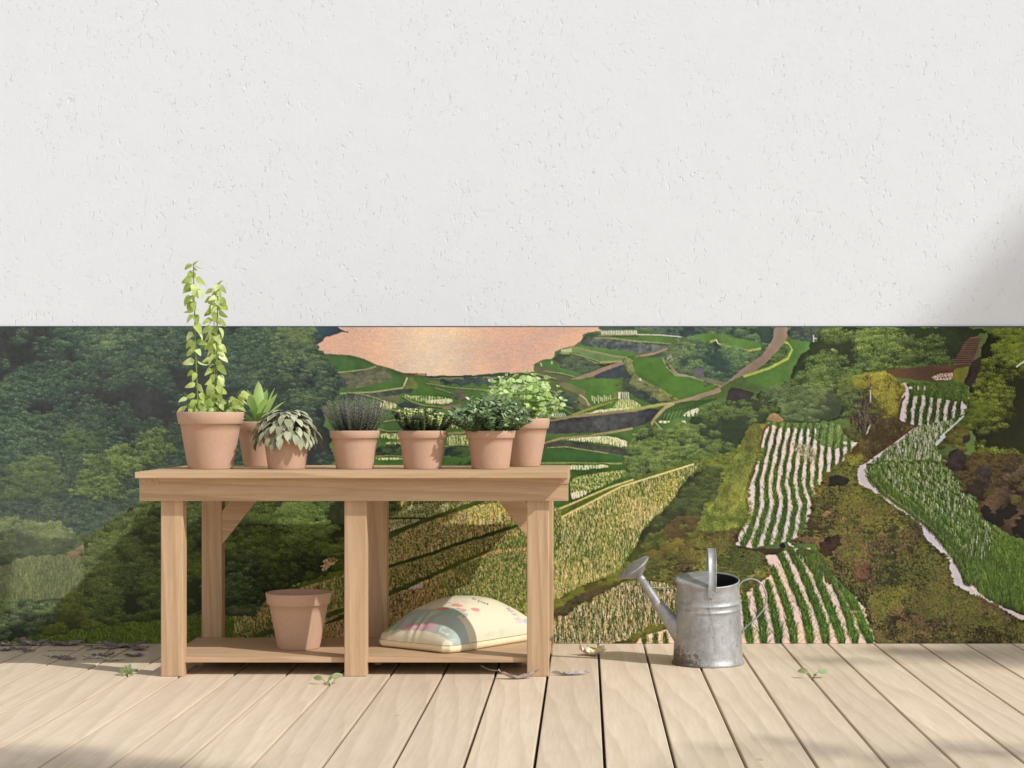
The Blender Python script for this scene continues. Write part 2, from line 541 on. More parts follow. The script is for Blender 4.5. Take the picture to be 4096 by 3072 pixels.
        if dark is not None:                    # mirrored blades in the water below the row
            D = np.array(dark, np.float32) / 255
            k = RG.random(n) < .5
            for j in range(int(3 * s.k)): s.plot(x[k] - lean[k] * j, y[k] + j, np.broadcast_to(D, (k.sum(), 3)) * (1 + .1 * RG.standard_normal((k.sum(), 1))).astype(np.float32), m)
        o = np.argsort(y)
        x, y, c, L, lean = x[o], y[o], c[o], L[o], lean[o]
        for j in range(int(L.max()) + 1):
            k = L > j
            s.plot(x[k] + lean[k] * j, y[k] - j, c[k] * (.9 + .014 * j / s.k), m)

P = Paint(CW, CH, KS)
FR = {'A': (0, 675, .26856), 'B': (0, 1053, .21973), 'C': (540, 691.3, .24415), 'E': (1026.1, 691.3, .24415), 'F': (1512.1, 691.3, .31641),
      'G': (1134.1, 972.1, .26039), 'H': (1620.1, 999.1, .26758), 'I': (702, 961.2, .26856), 'J': (756, 1188, .24415), 'K': (297, 1188, .23194), 'D': (0, 0, 1.0)}
def T(fr, pts):
    ox, oy, s_ = FR[fr]
    return [((ox + x * s_ - U0) / ST, (oy + y * s_ - V0) / ST) for x, y in pts]
def L_(fr, flat):                                   # "x,y x,y ..." -> canvas points
    return T(fr, [tuple(float(q) for q in a.split(',')) for a in flat.split()])

def paint_mural():
    X = P.X * ST + U0; Y = P.Y * ST + V0
    GREEN = (78, 128, 52)
    # ---- base of everything: mid green
    P.fill(L_('D', '-300,690 2500,690 2500,1410 -300,1410'), (84, 118, 52), .1, smooth=False)
    # ---- lake with evening light
    lake = P.mask(L_('C', '300,40 560,60 1960,40 2420,55 2330,105 2262,200 2080,250 2040,320 1940,345 1850,400 1740,428 1600,450 1960,488 1560,492 1350,470 1230,430 1110,395 1000,345 900,315 680,305 620,260 300,260'), 1)
    lake2 = P.mask(L_('C', '1240,40 3500,40 3320,75 3220,112 3150,210 2960,262 2925,335 2830,352 2740,415 2640,432 2490,460 2240,480 1960,494 1560,494 1350,470 1230,430 1110,395'), 1)
    lake |= lake2
    gx = np.exp(-((X - 935) / 105) ** 2)[..., None]
    dn = fbm(CW, CH, 16, 900, 4, .2)[..., None]; dn2 = RG.random((CH, CW, 1)).astype(np.float32)
    lc = np.array((230, 182, 158)) / 255 * (1 - gx) + np.array((248, 218, 186)) / 255 * gx
    lc = lc * (1 - np.clip((dn2 - .62) * .55, 0, 1) * (.5 + dn)) * (.93 + .14 * dn)
    P.img[lake] = lc[lake]
    # headlands
    P.fill(L_('C', '380,40 760,55 800,80 835,104 760,128 690,145 650,155 640,190 600,215 555,240 380,240'), (52, 70, 84), .10, 1.2)
    P.line(L_('C', '800,100 870,106'), (90, 80, 80), 1)
    # ---- middle terraces (frame C)
    P.fill(L_('C', '560,300 700,300 880,315 1000,345 1115,400 1230,430 1350,470 1400,490 1560,500 1960,490 2300,470 2300,1400 560,1400'), (78, 130, 54), .1, 1)
    P.fill(L_('C', '690,308 880,315 1000,345 1112,400 1040,433 900,450 740,465 700,400'), (72, 128, 56), .07, 1)
    P.line(L_('C', '680,305 880,314 1000,343 1115,398 1230,428 1350,470'), (110, 105, 70), 1)
    P.foliage(L_('C', '745,470 900,455 1130,415 1210,440 1260,530 1100,570 960,620 800,605 780,560'), (84, 90, 72), [(96, 100, 76), (112, 116, 88), (126, 128, 98)], 6, 1, .2)
    P.foliage(L_('C', '750,475 830,480 850,540 830,610 790,600 770,540'), (58, 70, 76), [(64, 80, 78), (80, 98, 84)], 5, 1, .4)
    P.fill(L_('C', '1215,435 1400,505 1372,572 1350,600 1100,632 820,645 860,625 1100,570 1270,530'), (70, 122, 52), .07, 1)
    P.line(L_('C', '740,468 900,452 1040,435 1112,410'), (150, 140, 100), 1)
    P.fill(L_('C', '800,655 1100,640 1350,605 1475,610 1380,655 1100,690 800,720'), (60, 74, 74), .14, 1.3, col2=(80, 90, 72))
    P.line(L_('C', '800,650 1100,636 1350,600 1395,515'), (150, 148, 95), 1.2)
    P.fill(L_('C', '1400,505 1450,515 1490,590 1440,612 1362,600'), (112, 122, 66), .1, 1)
    P.line(L_('C', '1390,510 1362,580'), (220, 205, 170), 1)
    P.fill(L_('C', '1430,503 1560,520 1640,600 2212,560 2300,560 2300,700 1900,690 1830,640 1790,660 1800,745 1500,735 1345,670 1480,615 1500,590'), (76, 132, 48), .08, 1)
    P.fill(L_('C', '1550,488 1960,492 2300,455 2300,500 1560,512'), (62, 98, 62), .1, 1)
    P.fill(L_('C', '1540,508 2300,498 2300,522 1560,522'), (118, 116, 92), .08, .7)
    P.foliage(L_('C', '1615,540 1800,522 2300,516 2300,552 1900,560 1650,560'), (58, 72, 80), [(66, 84, 82), (84, 100, 84)], 5, 1, .5)
    P.fill(L_('C', '1560,520 1700,545 1640,600 1600,560'), (108, 124, 66), .1, 1)
    for dx in (0, 60, 120, 200): P.line(L_('C', '%d,472 %d,498' % (1355 + dx, 1362 + dx)), (110, 80, 62), .8)
    P.line(L_('C', '1345,472 1560,480'), (120, 86, 66), .8); P.line(L_('C', '1360,490 1555,494'), (120, 86, 66), .8)
    P.strokes(L_('C', '1360,660 1800,690 1800,745 1560,740 1380,690'), [(205, 205, 160), (160, 180, 120)], 120, (1, 4), 4)
    P.strokes(L_('C', '1560,705 1795,695 1795,740 1580,742'), [(232, 220, 185), (200, 205, 150)], 130, (3, 6), 4.5)
    P.fill(L_('C', '1620,765 1870,742 1870,778 1640,795'), (128, 108, 92), .08, 1)
    P.foliage(L_('C', '1800,640 1860,640 1930,700 1850,720 1790,690'), (70, 78, 68), [(96, 92, 72), (120, 112, 84)], 5, 1, .3)
    P.fill(L_('C', '1295,745 1400,718 1520,760 1440,788 1320,778'), (58, 70, 74), .12, 1)
    P.fill(L_('C', '1115,690 1210,680 1300,665 1340,690 1295,740 1180,760'), (116, 112, 88), .1, 1, col2=(80, 104, 60))
    P.strokes(L_('C', '1130,700 1300,740 1290,790 1140,790'), [(225, 215, 180), (170, 190, 120)], 60, (3, 7), 5)
    P.line(L_('C', '1225,806 1400,804'), (238, 205, 165), 2)
    P.strokes(L_('C', '1225,800 1420,800 1420,815 1225,815'), [(150, 130, 80)], 40, (1, 3), 4)
    P.fill(L_('C', '1225,815 1420,815 1420,850 1225,830'), (62, 80, 62), .1, 1)
    P.fill(L_('C', '1200,850 1700,840 1900,820 1900,1000 1180,1000'), (66, 118, 48), .07, 1)
    P.strokes(L_('C', '1760,820 1960,820 1960,960 1760,960'), [(170, 190, 110), (215, 210, 160)], 120, (2, 5), 4)
    P.strokes(L_('C', '1150,1005 1345,1000 1345,1065 1150,1050'), [(190, 200, 130), (230, 220, 170), (80, 120, 50)], 160, (2, 5), 4)
    P.fill(L_('C', '1195,1085 1345,1065 1345,1105 1220,1095'), (225, 210, 165), .1, .8)
    P.strokes(L_('C', '1230,1065 1345,1060 1345,1105 1230,1105'), [(90, 120, 50), (120, 140, 60)], 60, (3, 6), 4)
    P.foliage(L_('C', '1120,1110 1345,1100 1345,1210 1120,1210'), (46, 66, 44), [(62, 96, 48), (84, 122, 54)], 7, 1, .4)
    P.fill(L_('C', '1100,1212 1360,1205 1360,1285 1100,1285'), (72, 126, 48), .06, 1)
    P.strokes(L_('C', '1110,1215 1345,1220 1345,1240 1110,1240'), [(225, 225, 180), (180, 200, 120)], 90, (2, 5), 5)
    P.fill(L_('C', '1750,1000 1910,985 1910,1000 1755,1018'), (140, 120, 92), .08, .8)
    P.strokes(L_('C', '1740,1020 1960,1020 1960,1120 1740,1120'), [(180, 195, 120), (225, 220, 170), (90, 130, 50)], 240, (2, 5), 4)
    P.foliage(L_('C', '1710,1140 1960,1130 1960,1215 1710,1215'), (44, 66, 48), [(60, 98, 50), (80, 120, 56)], 8, 1, .4)
    P.fill(L_('C', '1700,1215 1960,1210 1960,1285 1700,1285'), (66, 122, 46), .06, 1)
    # ---- right-hand terraces (frame E)
    def eg(s_, c=(84, 142, 54)): return P.fill(L_('E', s_), c, .07, 1)
    P.fill(L_('E', '1085,40 2300,40 2300,160 1800,160 1440,130 1085,90'), (60, 84, 72), .14, 1.5, col2=(74, 96, 80))
    P.foliage(L_('E', '1450,45 2300,45 2300,120 1950,125 1800,150 1450,125'), (56, 74, 72), [(66, 92, 78), (90, 116, 92), (112, 132, 100)], 6, 1, .35)
    eg('500,410 590,352 690,345 720,265 915,215 985,112 1085,95 1440,80 1800,150 1740,215 1300,370 900,500 730,560', (74, 118, 54))
    eg('1085,95 1440,80 1440,130 1100,126', (92, 132, 66))
    for i in range(22): P.line(L_('E', '%d,%d %d,%d' % (1120 + i * 14.6, 98 - i * .2, 1122 + i * 14.6, 126 + i * .2)), (236, 226, 214), 1.0 if i % 3 else 1.6, .05)
    P.line(L_('E', '1440,128 1640,132 1830,150'), (215, 210, 195), .8)
    eg('1080,142 1440,134 1800,152 1740,212 1500,192 1180,156', (84, 132, 60))
    P.foliage(L_('E', '920,205 990,115 1060,120 1070,160 980,215'), (54, 74, 56), [(62, 94, 54), (84, 116, 66)], 6, 1, .4)
    P.fill(L_('E', '950,180 1080,158 1180,160 1740,218 1700,242 1490,302 1250,262 1000,232 915,215'), (66, 80, 78), .2, 1, col2=(92, 102, 96), mott=1.2)
    P.line(L_('E', '1060,158 1180,158 1450,190 1740,214'), (138, 138, 92), 1.6)
    eg('880,226 1000,232 1250,262 1490,300 1340,322 1250,318 1000,268', (80, 138, 56))
    eg('760,266 880,238 1000,270 1330,332 1300,360 1100,368 950,322 830,292', (98, 140, 74))
    P.line(L_('E', '830,240 900,242 1000,270 1250,322 1350,332'), (132, 128, 96), 2)
    for i in range(8): P.line(L_('E', '%d,%d %d,%d' % (765 + i * 12, 262 - i * 1.5, 768 + i * 12, 284 - i)), (228, 220, 200), .9, .05)
    P.foliage(L_('E', '690,335 760,292 830,296 960,325 1060,378 1300,368 1180,420 960,492 800,425 690,365'), (56, 74, 60), [(64, 92, 62), (84, 112, 72), (104, 128, 84)], 7, 1, .35)
    P.line(L_('E', '760,290 840,295 950,325 1070,375 1180,372 1300,364'), (140, 142, 88), 2.6)
    eg('575,376 690,352 705,402 850,452 970,482 900,496 780,472 600,410', (72, 128, 56))
    P.line(L_('E', '580,380 590,405'), (232, 225, 210), 1.4); P.line(L_('E', '680,368 680,388'), (232, 225, 210), 1.4)
    P.fill(L_('E', '500,415 600,412 780,478 850,522 735,560 600,540'), (100, 108, 76), .14, 1, col2=(84, 100, 66))
    P.fill(L_('E', '820,530 970,480 1200,395 1310,368 1330,395 1100,470 980,520'), (142, 118, 98), .08, 1)
    P.fill(L_('E', '1000,515 1280,400 1330,395 1310,520'), (64, 72, 80), .1, 1)
    P.fill(L_('E', '1380,325 1560,290 1700,238 1715,262 1500,325'), (146, 120, 98), .08, 1)
    P.fill(L_('E', '1500,328 1720,262 1700,300 1660,330'), (72, 86, 74), .12, 1)
    eg('790,546 1080,516 1300,520 1322,622 1230,642 1210,702 1050,760 1000,722 960,662 990,626', (78, 138, 50))
    for i in range(10): P.line(L_('E', '%d,%d %d,%d' % (1035 + i * 18, 668 + (i % 3) * 8 - (60 if i == 2 else 0) * 0, 1040 + i * 18, 715 + (i % 2) * 22)), (190, 200, 150), .8, .08)
    P.foliage(L_('E', '700,610 900,690 900,780 850,822 700,740'), (62, 76, 74), [(72, 92, 76), (92, 112, 84)], 7, 1, .4)
    P.fill(L_('E', '735,556 795,546 990,628 962,662 1045,768 1000,792 905,705 925,655 755,595'), (126, 122, 86), .12, 1, col2=(104, 108, 72))
    P.foliage(L_('E', '900,700 1000,790 960,810 860,830 880,760'), (66, 80, 66), [(86, 104, 70), (112, 126, 80)], 5, 1, .3)
    P.line(L_('E', '930,662 980,700 1010,755'), (200, 180, 150), 1)
    P.foliage(L_('E', '1300,390 1390,500 1400,575 1740,742 1620,762 1400,665 1310,605 1300,500'), (62, 76, 72), [(70, 92, 66), (92, 112, 74)], 7, 1, .45)
    P.foliage(L_('E', '1320,362 1368,346 1440,490 1500,546 1820,702 1740,735 1600,690 1420,580 1385,480'), (92, 104, 60), [(110, 120, 68), (132, 138, 84), (150, 152, 100)], 5, 1.2, .15)
    eg('1370,346 1660,330 1682,402 1772,492 1900,500 2182,590 1840,702 1700,642 1480,522 1440,500', (76, 138, 46))
    P.line(L_('E', '1660,335 1690,410 1775,490 1900,498 2180,585'), (150, 140, 110), 1.2)
    P.fill(L_('E', '1445,530 1465,510 1478,540'), (235, 215, 205), .04, .3, False)
    eg('1250,645 1370,640 1410,685 1600,762 1300,802 1110,800 1250,705', (86, 138, 60))
    P.fill(L_('E', '1268,640 1292,636 1290,698 1268,700'), (226, 214, 206), .05, .4, False)
    for i in range(4): P.line(L_('E', '%d,640 %d,%d' % (1305 + i * 17, 1308 + i * 17, 690 + i * 4)), (222, 218, 200), 1.1, .05)
    P.strokes(L_('E', '1270,700 1400,700 1500,780 1200,800'), [(160, 180, 100), (205, 210, 150)], 200, (2, 5), 3)
    P.strokes(L_('E', '900,838 1120,790 1400,770 1450,790 1200,815 950,835'), [(228, 222, 190), (190, 205, 140)], 260, (2, 6), 3.5)
    P.fill(L_('E', '1225,690 1225,640 1250,622 1270,640 1262,690'), (116, 122, 70), .1, .6)
    P.line(L_('E', '860,842 1050,775 1170,730 1262,688'), (132, 152, 62), 3)
    eg('560,735 720,740 870,782 850,835 780,862 530,864', (74, 128, 50))
    for i in range(16): P.line(L_('E', '%d,%d %d,%d' % (535 + i * 17, 815 + i * .8, 545 + i * 17.5, 862)), (222, 218, 190), 1.0, .08)
    P.fill(L_('E', '300,900 660,885 900,832 1320,800 1600,752 1760,728 2172,598 2182,642 1850,728 1640,766 1320,826 900,860 670,900 300,920'), (152, 138, 92), .08, .8, col2=(140, 118, 92))
    P.line(L_('E', '1330,800 1500,772 1640,745 1740,735'), (150, 168, 78), 2.4)
    P.fill(L_('E', '300,915 670,898 900,858 1320,824 1640,772 1580,880 1500,922 1380,962 1000,1003 300,1010'), (60, 62, 68), .18, 1, col2=(74, 76, 76))
    P.fill(L_('E', '300,1005 1000,1005 1380,960 1455,955 1445,1010 1345,1140 1000,1062 800,1052 300,1090'), (80, 128, 56), .08, 1)
    P.strokes(L_('E', '790,1060 1000,1032 1180,1022 1360,1070 1340,1135 1100,1085 900,1075'), [(226, 220, 190), (200, 208, 150)], 420, (3, 7), 3.5)
    P.line(L_('E', '560,1100 640,1085 745,1050 1000,1025 1200,995 1395,958'), (150, 136, 98), 2.4)
    P.fill(L_('E', '300,1120 620,1095 760,1062 1000,1092 1340,1140 1390,1210 1000,1152 620,1122 300,1130'), (64, 72, 66), .14, 1, col2=(78, 86, 70))
    eg('300,1130 620,1124 1000,1152 1390,1222 1310,1272 300,1268', (58, 116, 46))
    P.line(L_('E', '300,1266 900,1264 1300,1270'), (132, 146, 84), 1.4)
    def step(fr, pts, w=2.6, dark=(66, 84, 58), rim=(132, 142, 84)):
        q = np.array(L_(fr, pts)); n_ = np.array([(0, w * KS * .75)])
        P.line(q + n_, dark, w * 1.1, .16, jit=.5); P.line(q + n_ * .45, (78, 88, 62), w * .7, .14, jit=.5); P.line(q, rim, max(.8, w * .34), .12, jit=.3)
    for fr, pts, w in (('C', '1345,672 1420,715 1520,752 1700,770', 2.4), ('C', '860,640 1000,655 1110,690 1180,720', 1.8), ('C', '1110,770 1200,790 1290,800', 2.0), ('C', '1640,600 1760,640 1800,650', 1.6), ('C', '1560,560 1800,600 2100,620 2300,640', 1.4),
                       ('C', '1180,900 1300,880 1420,890', 1.8), ('C', '1110,960 1230,985 1350,980', 2.2), ('C', '1740,880 1830,860 1960,850', 1.6), ('C', '1700,1120 1830,1105 1960,1110', 2.0), ('C', '1120,1205 1240,1200 1350,1206', 1.5), ('C', '1790,760 1850,800 1940,830', 2.4),
                       ('E', '250,560 400,575 560,600 720,640', 2.6), ('E', '300,640 460,660 640,700', 2.4), ('E', '200,720 400,740 560,735', 2.2), ('E', '560,735 700,738 870,780', 1.6), ('E', '700,740 760,770 850,830', 1.4), ('E', '430,470 560,480 720,520', 2.4), ('E', '620,455 760,470 880,500', 1.6),
                       ('E', '1090,140 1440,132', 1.2), ('E', '840,292 960,322 1100,368', 1.6), ('E', '1480,192 1740,212', 1.6), ('E', '1120,728 1200,705 1260,690', 1.2), ('E', '1440,1010 1340,1140', 1.2), ('E', '640,1130 800,1120 1000,1152 1180,1180', 1.2)):
        step(fr, pts, w)
    # paddies behind the end of the table
    P.fill(L_('G', '100,118 800,112 860,165 905,232 700,292 235,492 100,540'), (70, 118, 46), .09, 1)
    P.strokes(L_('G', '375,122 700,124 690,150 375,170'), [(225, 222, 185), (190, 205, 140)], 200, (2, 5), 4)
    P.line(L_('G', '375,215 620,180 860,140'), (74, 112, 44), 3)
    P.strokes(L_('G', '375,230 620,190 850,160 860,200 700,280 375,420'), [(190, 190, 110), (216, 208, 140), (90, 128, 50), (66, 110, 44)], 1500, (2, 5), 3.2)
    P.strokes(L_('G', '375,350 520,330 500,380 370,420'), [(232, 222, 190)], 120, (4, 8), 6)
    # hill road, blob paddies (frame F)
    P.foliage(L_('F', '0,90 430,50 520,50 500,140 430,230 320,310 240,380 180,430 0,430'), (58, 80, 68), [(70, 104, 66), (92, 132, 76), (120, 156, 92)], 9, 1, .4)
    eg('1920,132 2100,116 2230,140 2420,178 2420,230 2220,225 2130,172 2080,182 2000,212 1960,200', (88, 142, 58))
    P.fill(L_('F', '0,88 150,100 410,155 425,190 330,205 160,170 110,140 0,150'), (86, 142, 56), .06, 1)
    P.line(L_('F', '70,150 110,135 125,160 220,190 330,210 415,195'), (152, 164, 76), 2.4)
    P.line(L_('F', '112,135 120,158'), (235, 220, 215), 1.4)
    P.foliage(L_('F', '80,170 220,200 340,220 400,215 330,300 240,370 150,400 60,380 0,330 0,220'), (54, 78, 66), [(68, 104, 66), (92, 136, 74), (122, 160, 92)], 9, 1.1, .35)
    P.foliage(L_('E', '1690,400 1720,255 1800,200 1900,150 1980,215 2080,190 2100,330 1900,480 1780,470'), (60, 84, 68), [(76, 110, 66), (100, 138, 78), (132, 158, 92)], 8, 1.1, .3)
    P.fill(L_('E', '1700,380 1740,400 1790,470 1890,490 1900,505 1770,490'), (130, 124, 104), .12, 1)
    P.fill(L_('E', '1900,490 2030,500 2230,560 2190,585 2000,530'), (120, 112, 88), .12, 1, col2=(96, 104, 72))
    P.fill(L_('E', '1945,420 2025,425 2015,510 1935,500'), (92, 92, 96), .1, .6)
    P.line(L_('E', '1700,345 1735,315 1745,350'), (140, 140, 126), 2)
    P.fill(L_('F', '590,135 780,140 720,250 640,330 640,400 480,470 290,412 420,350 590,270'), (80, 136, 52), .07, 1)
    P.foliage(L_('F', '470,250 560,180 600,200 560,270 430,320'), (62, 92, 50), [(84, 120, 52), (120, 148, 66)], 6, 1, .3)
    P.line(L_('F', '545,145 600,155 630,200 600,262 470,330 300,385'), (156, 170, 70), 3)
    P.fill(L_('F', '508,40 605,40 590,140 480,265 400,335 262,392 180,432 100,502 -40,552 -40,535 130,462 232,382 320,312 430,232 500,132'), (144, 124, 110), .06, 1, col2=(128, 106, 92))
    P.foliage(L_('F', '610,45 850,45 760,140 600,130'), (58, 66, 66), [(70, 92, 70), (96, 120, 84)], 7, 1, .4)
    P.line(L_('F', '775,105 775,150'), (215, 220, 215), 1); P.line(L_('F', '775,126 820,124'), (205, 210, 205), 1)
    P.fill(L_('E', '1545,900 1642,792 1762,735 1860,725 2150,692 2230,690 2230,720 1950,842 1850,932 1662,1002 1602,962'), (84, 132, 60), .07, 1)
    for i in range(9):
        P.line(L_('E', '%d,%d %d,%d %d,%d %d,%d' % (1640 + i * 34, 905 + i * -8, 1665 + i * 36, 830 - i * 8, 1740 + i * 40, 765 - i * 5, 1850 + i * 36, 728 - i * 4)), (58, 100, 44), 1.4)
    P.strokes(L_('E', '1840,830 1990,770 1960,850 1860,870'), [(226, 220, 200)], 60, (4, 8), 7)
    P.strokes(L_('E', '1625,895 1730,890 1710,915 1620,915'), [(230, 222, 195)], 36, (2, 4), 7)
    P.fill(L_('E', '1825,895 1860,890 1868,930'), (232, 220, 215), .04, .4, False)
    P.line(L_('E', '1560,920 1600,860 1680,775 1760,738'), (158, 142, 104), 3.5)
    P.line(L_('E', '1590,900 1620,930 1660,985'), (158, 148, 108), 2.6)
    # ---- shrub slope between the terraces and the near paddies
    P.foliage(L_('E', '1330,1400 1350,1220 1445,1005 1530,910 1600,965 1662,1005 1850,935 2000,830 2212,700 2450,640 2450,1000 2300,1150 2100,1170 1850,1230 1700,1330 1600,1400'), (52, 76, 50), [(70, 104, 52), (96, 134, 62), (124, 156, 74), (140, 168, 84)], 10, 1.1, .34)
    P.fill(L_('F', '200,455 290,470 385,500 330,548 232,562 160,615'), (60, 56, 54), .12, 1, col2=(74, 66, 60))
    P.foliage(L_('F', '830,45 1990,45 1905,115 1705,290 1500,300 1350,322 1210,345 1080,400 1000,600 960,695 580,695 440,612 380,520 480,470 622,402 645,292 745,200'), (46, 62, 34), [(62, 92, 40), (88, 122, 54), (116, 148, 66), (138, 168, 84)], 12, 1.2, .34)
    P.foliage(L_('F', '430,480 620,430 950,500 960,690 560,690 440,600'), (62, 80, 52), [(78, 104, 58), (98, 126, 70), (120, 146, 86)], 8, 1, .3)
    P.fill(L_('F', '370,590 450,600 590,685 500,700 420,655'), (150, 120, 82), .1, 1)
    P.foliage(L_('F', '450,575 510,570 540,640 470,640'), (40, 58, 34), [(58, 84, 42), (80, 110, 54)], 5, 1.4, .2)
    P.foliage(L_('F', '0,640 160,560 400,540 470,640 470,710 350,715 290,810 240,950 200,1144 0,1144'), (54, 76, 46), [(76, 108, 50), (106, 140, 62), (134, 160, 72)], 10, 1.1, .34)
    # stairs and dirt yard
    P.fill(L_('F', '1830,120 1925,105 1905,220 1855,305 1715,305'), (110, 84, 70), .08, .8)
    for i in range(12): P.line(L_('F', '%d,%d %d,%d' % (1820 - i * 9, 132 + i * 14.5, 1915 - i * 5, 130 + i * 14.5)), (74, 54, 46), 1.0, .08)
    P.fill(L_('F', '1225,345 1500,318 1840,300 1860,318 1770,360 1720,412 1560,422 1340,392'), (108, 78, 60), .12, 1.2, col2=(84, 62, 46))
    P.fill(L_('F', '1580,385 1640,365 1755,355 1725,410 1600,412'), (212, 192, 186), .06, 1)
    P.strokes(L_('F', '1570,350 1770,350 1730,415 1590,415'), [(110, 80, 62), (90, 70, 52)], 60, (1, 3))
    P.fill(L_('F', '1740,330 1850,315 1840,430 1720,420'), (120, 124, 48), .12, 1)
    # right-hand bank
    P.foliage(L_('F', '1985,45 3000,45 3000,1150 2050,1144 1900,900 1820,640 1840,430 1905,300 1925,200'), (36, 38, 16), [(62, 70, 20), (88, 104, 28), (116, 134, 42), (140, 154, 62)], 11, 1.1, .36)
    P.foliage(L_('F', '1960,60 2212,45 2420,60 2420,300 2100,300 1950,330 1930,200'), (60, 76, 22), [(96, 118, 34), (124, 146, 44), (148, 164, 64)], 10, 1.1, .2, fillit=False)
    P.fill(L_('F', '1850,300 1925,230 1900,380 1860,450 1795,450'), (46, 38, 34), .15, 1.2, col2=(66, 54, 46))
    P.line(L_('F', '2160,320 2230,270'), (205, 210, 205), 1.4)
    # ---- upper right paddy A
    A = P.mask(L_('F', '1352,450 1400,425 1830,432 1845,520 1800,655 1700,745 1612,850 1622,900 1690,955 1750,1144 1850,1300 2600,2400 2100,2250 1900,2000 1560,1700 1300,1350 1100,1144 1055,1060 1090,990 1300,850 1472,722 1358,695 1385,560'), 1.2)
    P.img[A] = (np.array((212, 192, 196)) / 255 * (.96 + .08 * P.n4[..., None]))[A]
    tA = P.mask(L_('F', '1400,415 1840,425 1845,520 1800,560 1700,545 1550,520 1440,520'), 2) & A
    P.fill(None, (70, 100, 40), .12, m=tA)
    P.strokes(None, [(80, 112, 44), (98, 130, 54), (62, 92, 34)], 1500, (3, 6), 4, m=tA)
    P.strokes(L_('F', '1425,455 1450,455 1450,475 1425,475'), [(220, 206, 206)], 14, (3, 6))
    for xx in (1490, 1535): P.line(L_('F', '%d,455 %d,475' % (xx, xx - 2)), (218, 204, 204), 1.6)
    for x0 in (1425, 1483, 1540, 1594, 1648, 1706, 1757):
        P.row(L_('F', '%d,500 %d,560 %d,650 %d,730' % (x0 + 18, x0 + 12, x0, x0 - 10)), A, 3.3, 4.2, 6, 8, [(70, 108, 40), (88, 126, 50), (56, 90, 32)], 7, (96, 104, 70))
    lowA = P.mask(L_('F', '1480,720 1700,690 1760,650 1640,850 1690,950 1760,1144 1300,1144 1130,1144 1120,1010 1310,860'), 3) & A
    P.strokes(None, [(72, 108, 34), (90, 128, 44), (58, 92, 28), (104, 142, 56)], 5200, (4, 8), 7, -.05, m=lowA, jit=.8)
    P.strokes(None, [(206, 192, 194), (176, 168, 160)], 420, (4, 9), 8, -.05, m=lowA, jit=.6, wide=-.1)
    Hm = P.mask(L_('H', '930,-10 1600,-20 1600,60 1710,155 1890,330 2010,520 2300,620 2500,1350 2212,1240 1990,1150 1830,1040 1760,940 1690,800 1600,690 1500,560 1420,480 1300,380 1100,250 980,120'), 2.5)
    P.fill(None, (58, 72, 34), .16, m=Hm, col2=(92, 100, 66))
    P.strokes(None, [(62, 92, 30), (76, 108, 38), (50, 76, 24)], 3600, (5, 10), None, .06, m=Hm, jit=.7)
    P.strokes(None, [(176, 166, 160), (140, 142, 118)], 420, (4, 9), 10, 0, m=Hm, jit=.5, wide=-.15, grad=lambda x, y: np.clip(1.1 - (y * ST + V0 - 1000) / 160, 0, 1))
    P.strokes(L_('H', '1500,560 1620,560 1720,700 1860,860 1900,1060 1800,1040 1700,900'), [(196, 182, 184), (180, 170, 168)], 150, (6, 14), 10, m=None, rough=3)
    P.fill(L_('H', '1900,700 2300,640 2500,1350 2212,1240 1990,1140 1900,960'), (56, 70, 26), .14, 3, col2=(70, 96, 34))
    for i in range(11): P.row(L_('H', '%d,-20 %d,130 %d,320 %d,600 %d,900 %d,1130' % (905 + i * 66, 985 + i * 74, 1190 + i * 84, 1470 + i * 84, 1710 + i * 76, 1900 + i * 72)), Hm, 4, 7.5, 8, 13, [(74, 110, 34), (92, 130, 46), (60, 94, 28), (104, 142, 58)], 7, (50, 62, 30))
    for i in range(9): P.row(L_('H', '%d,%d %d,%d %d,%d' % (1700 + i * 62, 560 + i * 14, 1850 + i * 66, 840 + i * 22, 1960 + i * 70, 1130 + i * 26)), P.mask(L_('H', '1500,400 2500,400 2500,1330 2212,1240 1990,1140 1760,940'), 2), 6, 8, 10, 13, [(74, 108, 32), (92, 130, 44), (60, 92, 26)], 6)
    P.strokes(L_('H', '950,0 1580,0 1700,180 1860,340 1700,420 1420,360 1150,220 1000,130'), [(190, 178, 174), (160, 156, 136)], 150, (3, 8), 9, 0, rough=3, jit=.6, wide=-.1)
    P.strokes(L_('H', '1200,330 1900,400 1980,620 1860,860 1700,760 1500,520'), [(150, 148, 124), (178, 168, 162)], 70, (4, 9), 10, 0, rough=3, jit=.6, wide=-.1)
    # ---- middle paddy B
    B = P.mask(L_('F', '440,745 480,688 600,700 960,702 1052,790 1112,832 1080,855 952,990 852,1060 832,1144 795,1260 760,1400 713,1463 595,1514 341,1560 235,1556 287,1414 332,1315 318,1230 330,1130 372,1040 412,880'), 1.4)
    P.img[B] = (np.array((224, 202, 204)) / 255 * (.97 + .06 * P.n4[..., None]))[B]
    top = P.mask(L_('F', '470,685 600,695 960,698 1060,800 1040,850 900,880 750,800 500,730'), 3) & B
    P.fill(None, (92, 124, 62), .1, m=top)
    P.strokes(None, [(84, 116, 52), (104, 138, 66), (120, 150, 80)], 2200, (3, 6), 5, m=top)
    for xx, ln in ((455, 40), (515, 30), (555, 60), (605, 60), (650, 70), (690, 90), (735, 110), (780, 60)):
        P.strokes(L_('F', '%d,735 %d,735 %d,%d %d,%d' % (xx - 8, xx + 12, xx + 6, 745 + ln, xx - 14, 745 + ln)), [(222, 206, 206)], 60, (3, 7), None)
    P.strokes(L_('F', '960,830 1110,830 1080,855 960,845'), [(216, 204, 202)], 90, (1, 3))
    rows = []
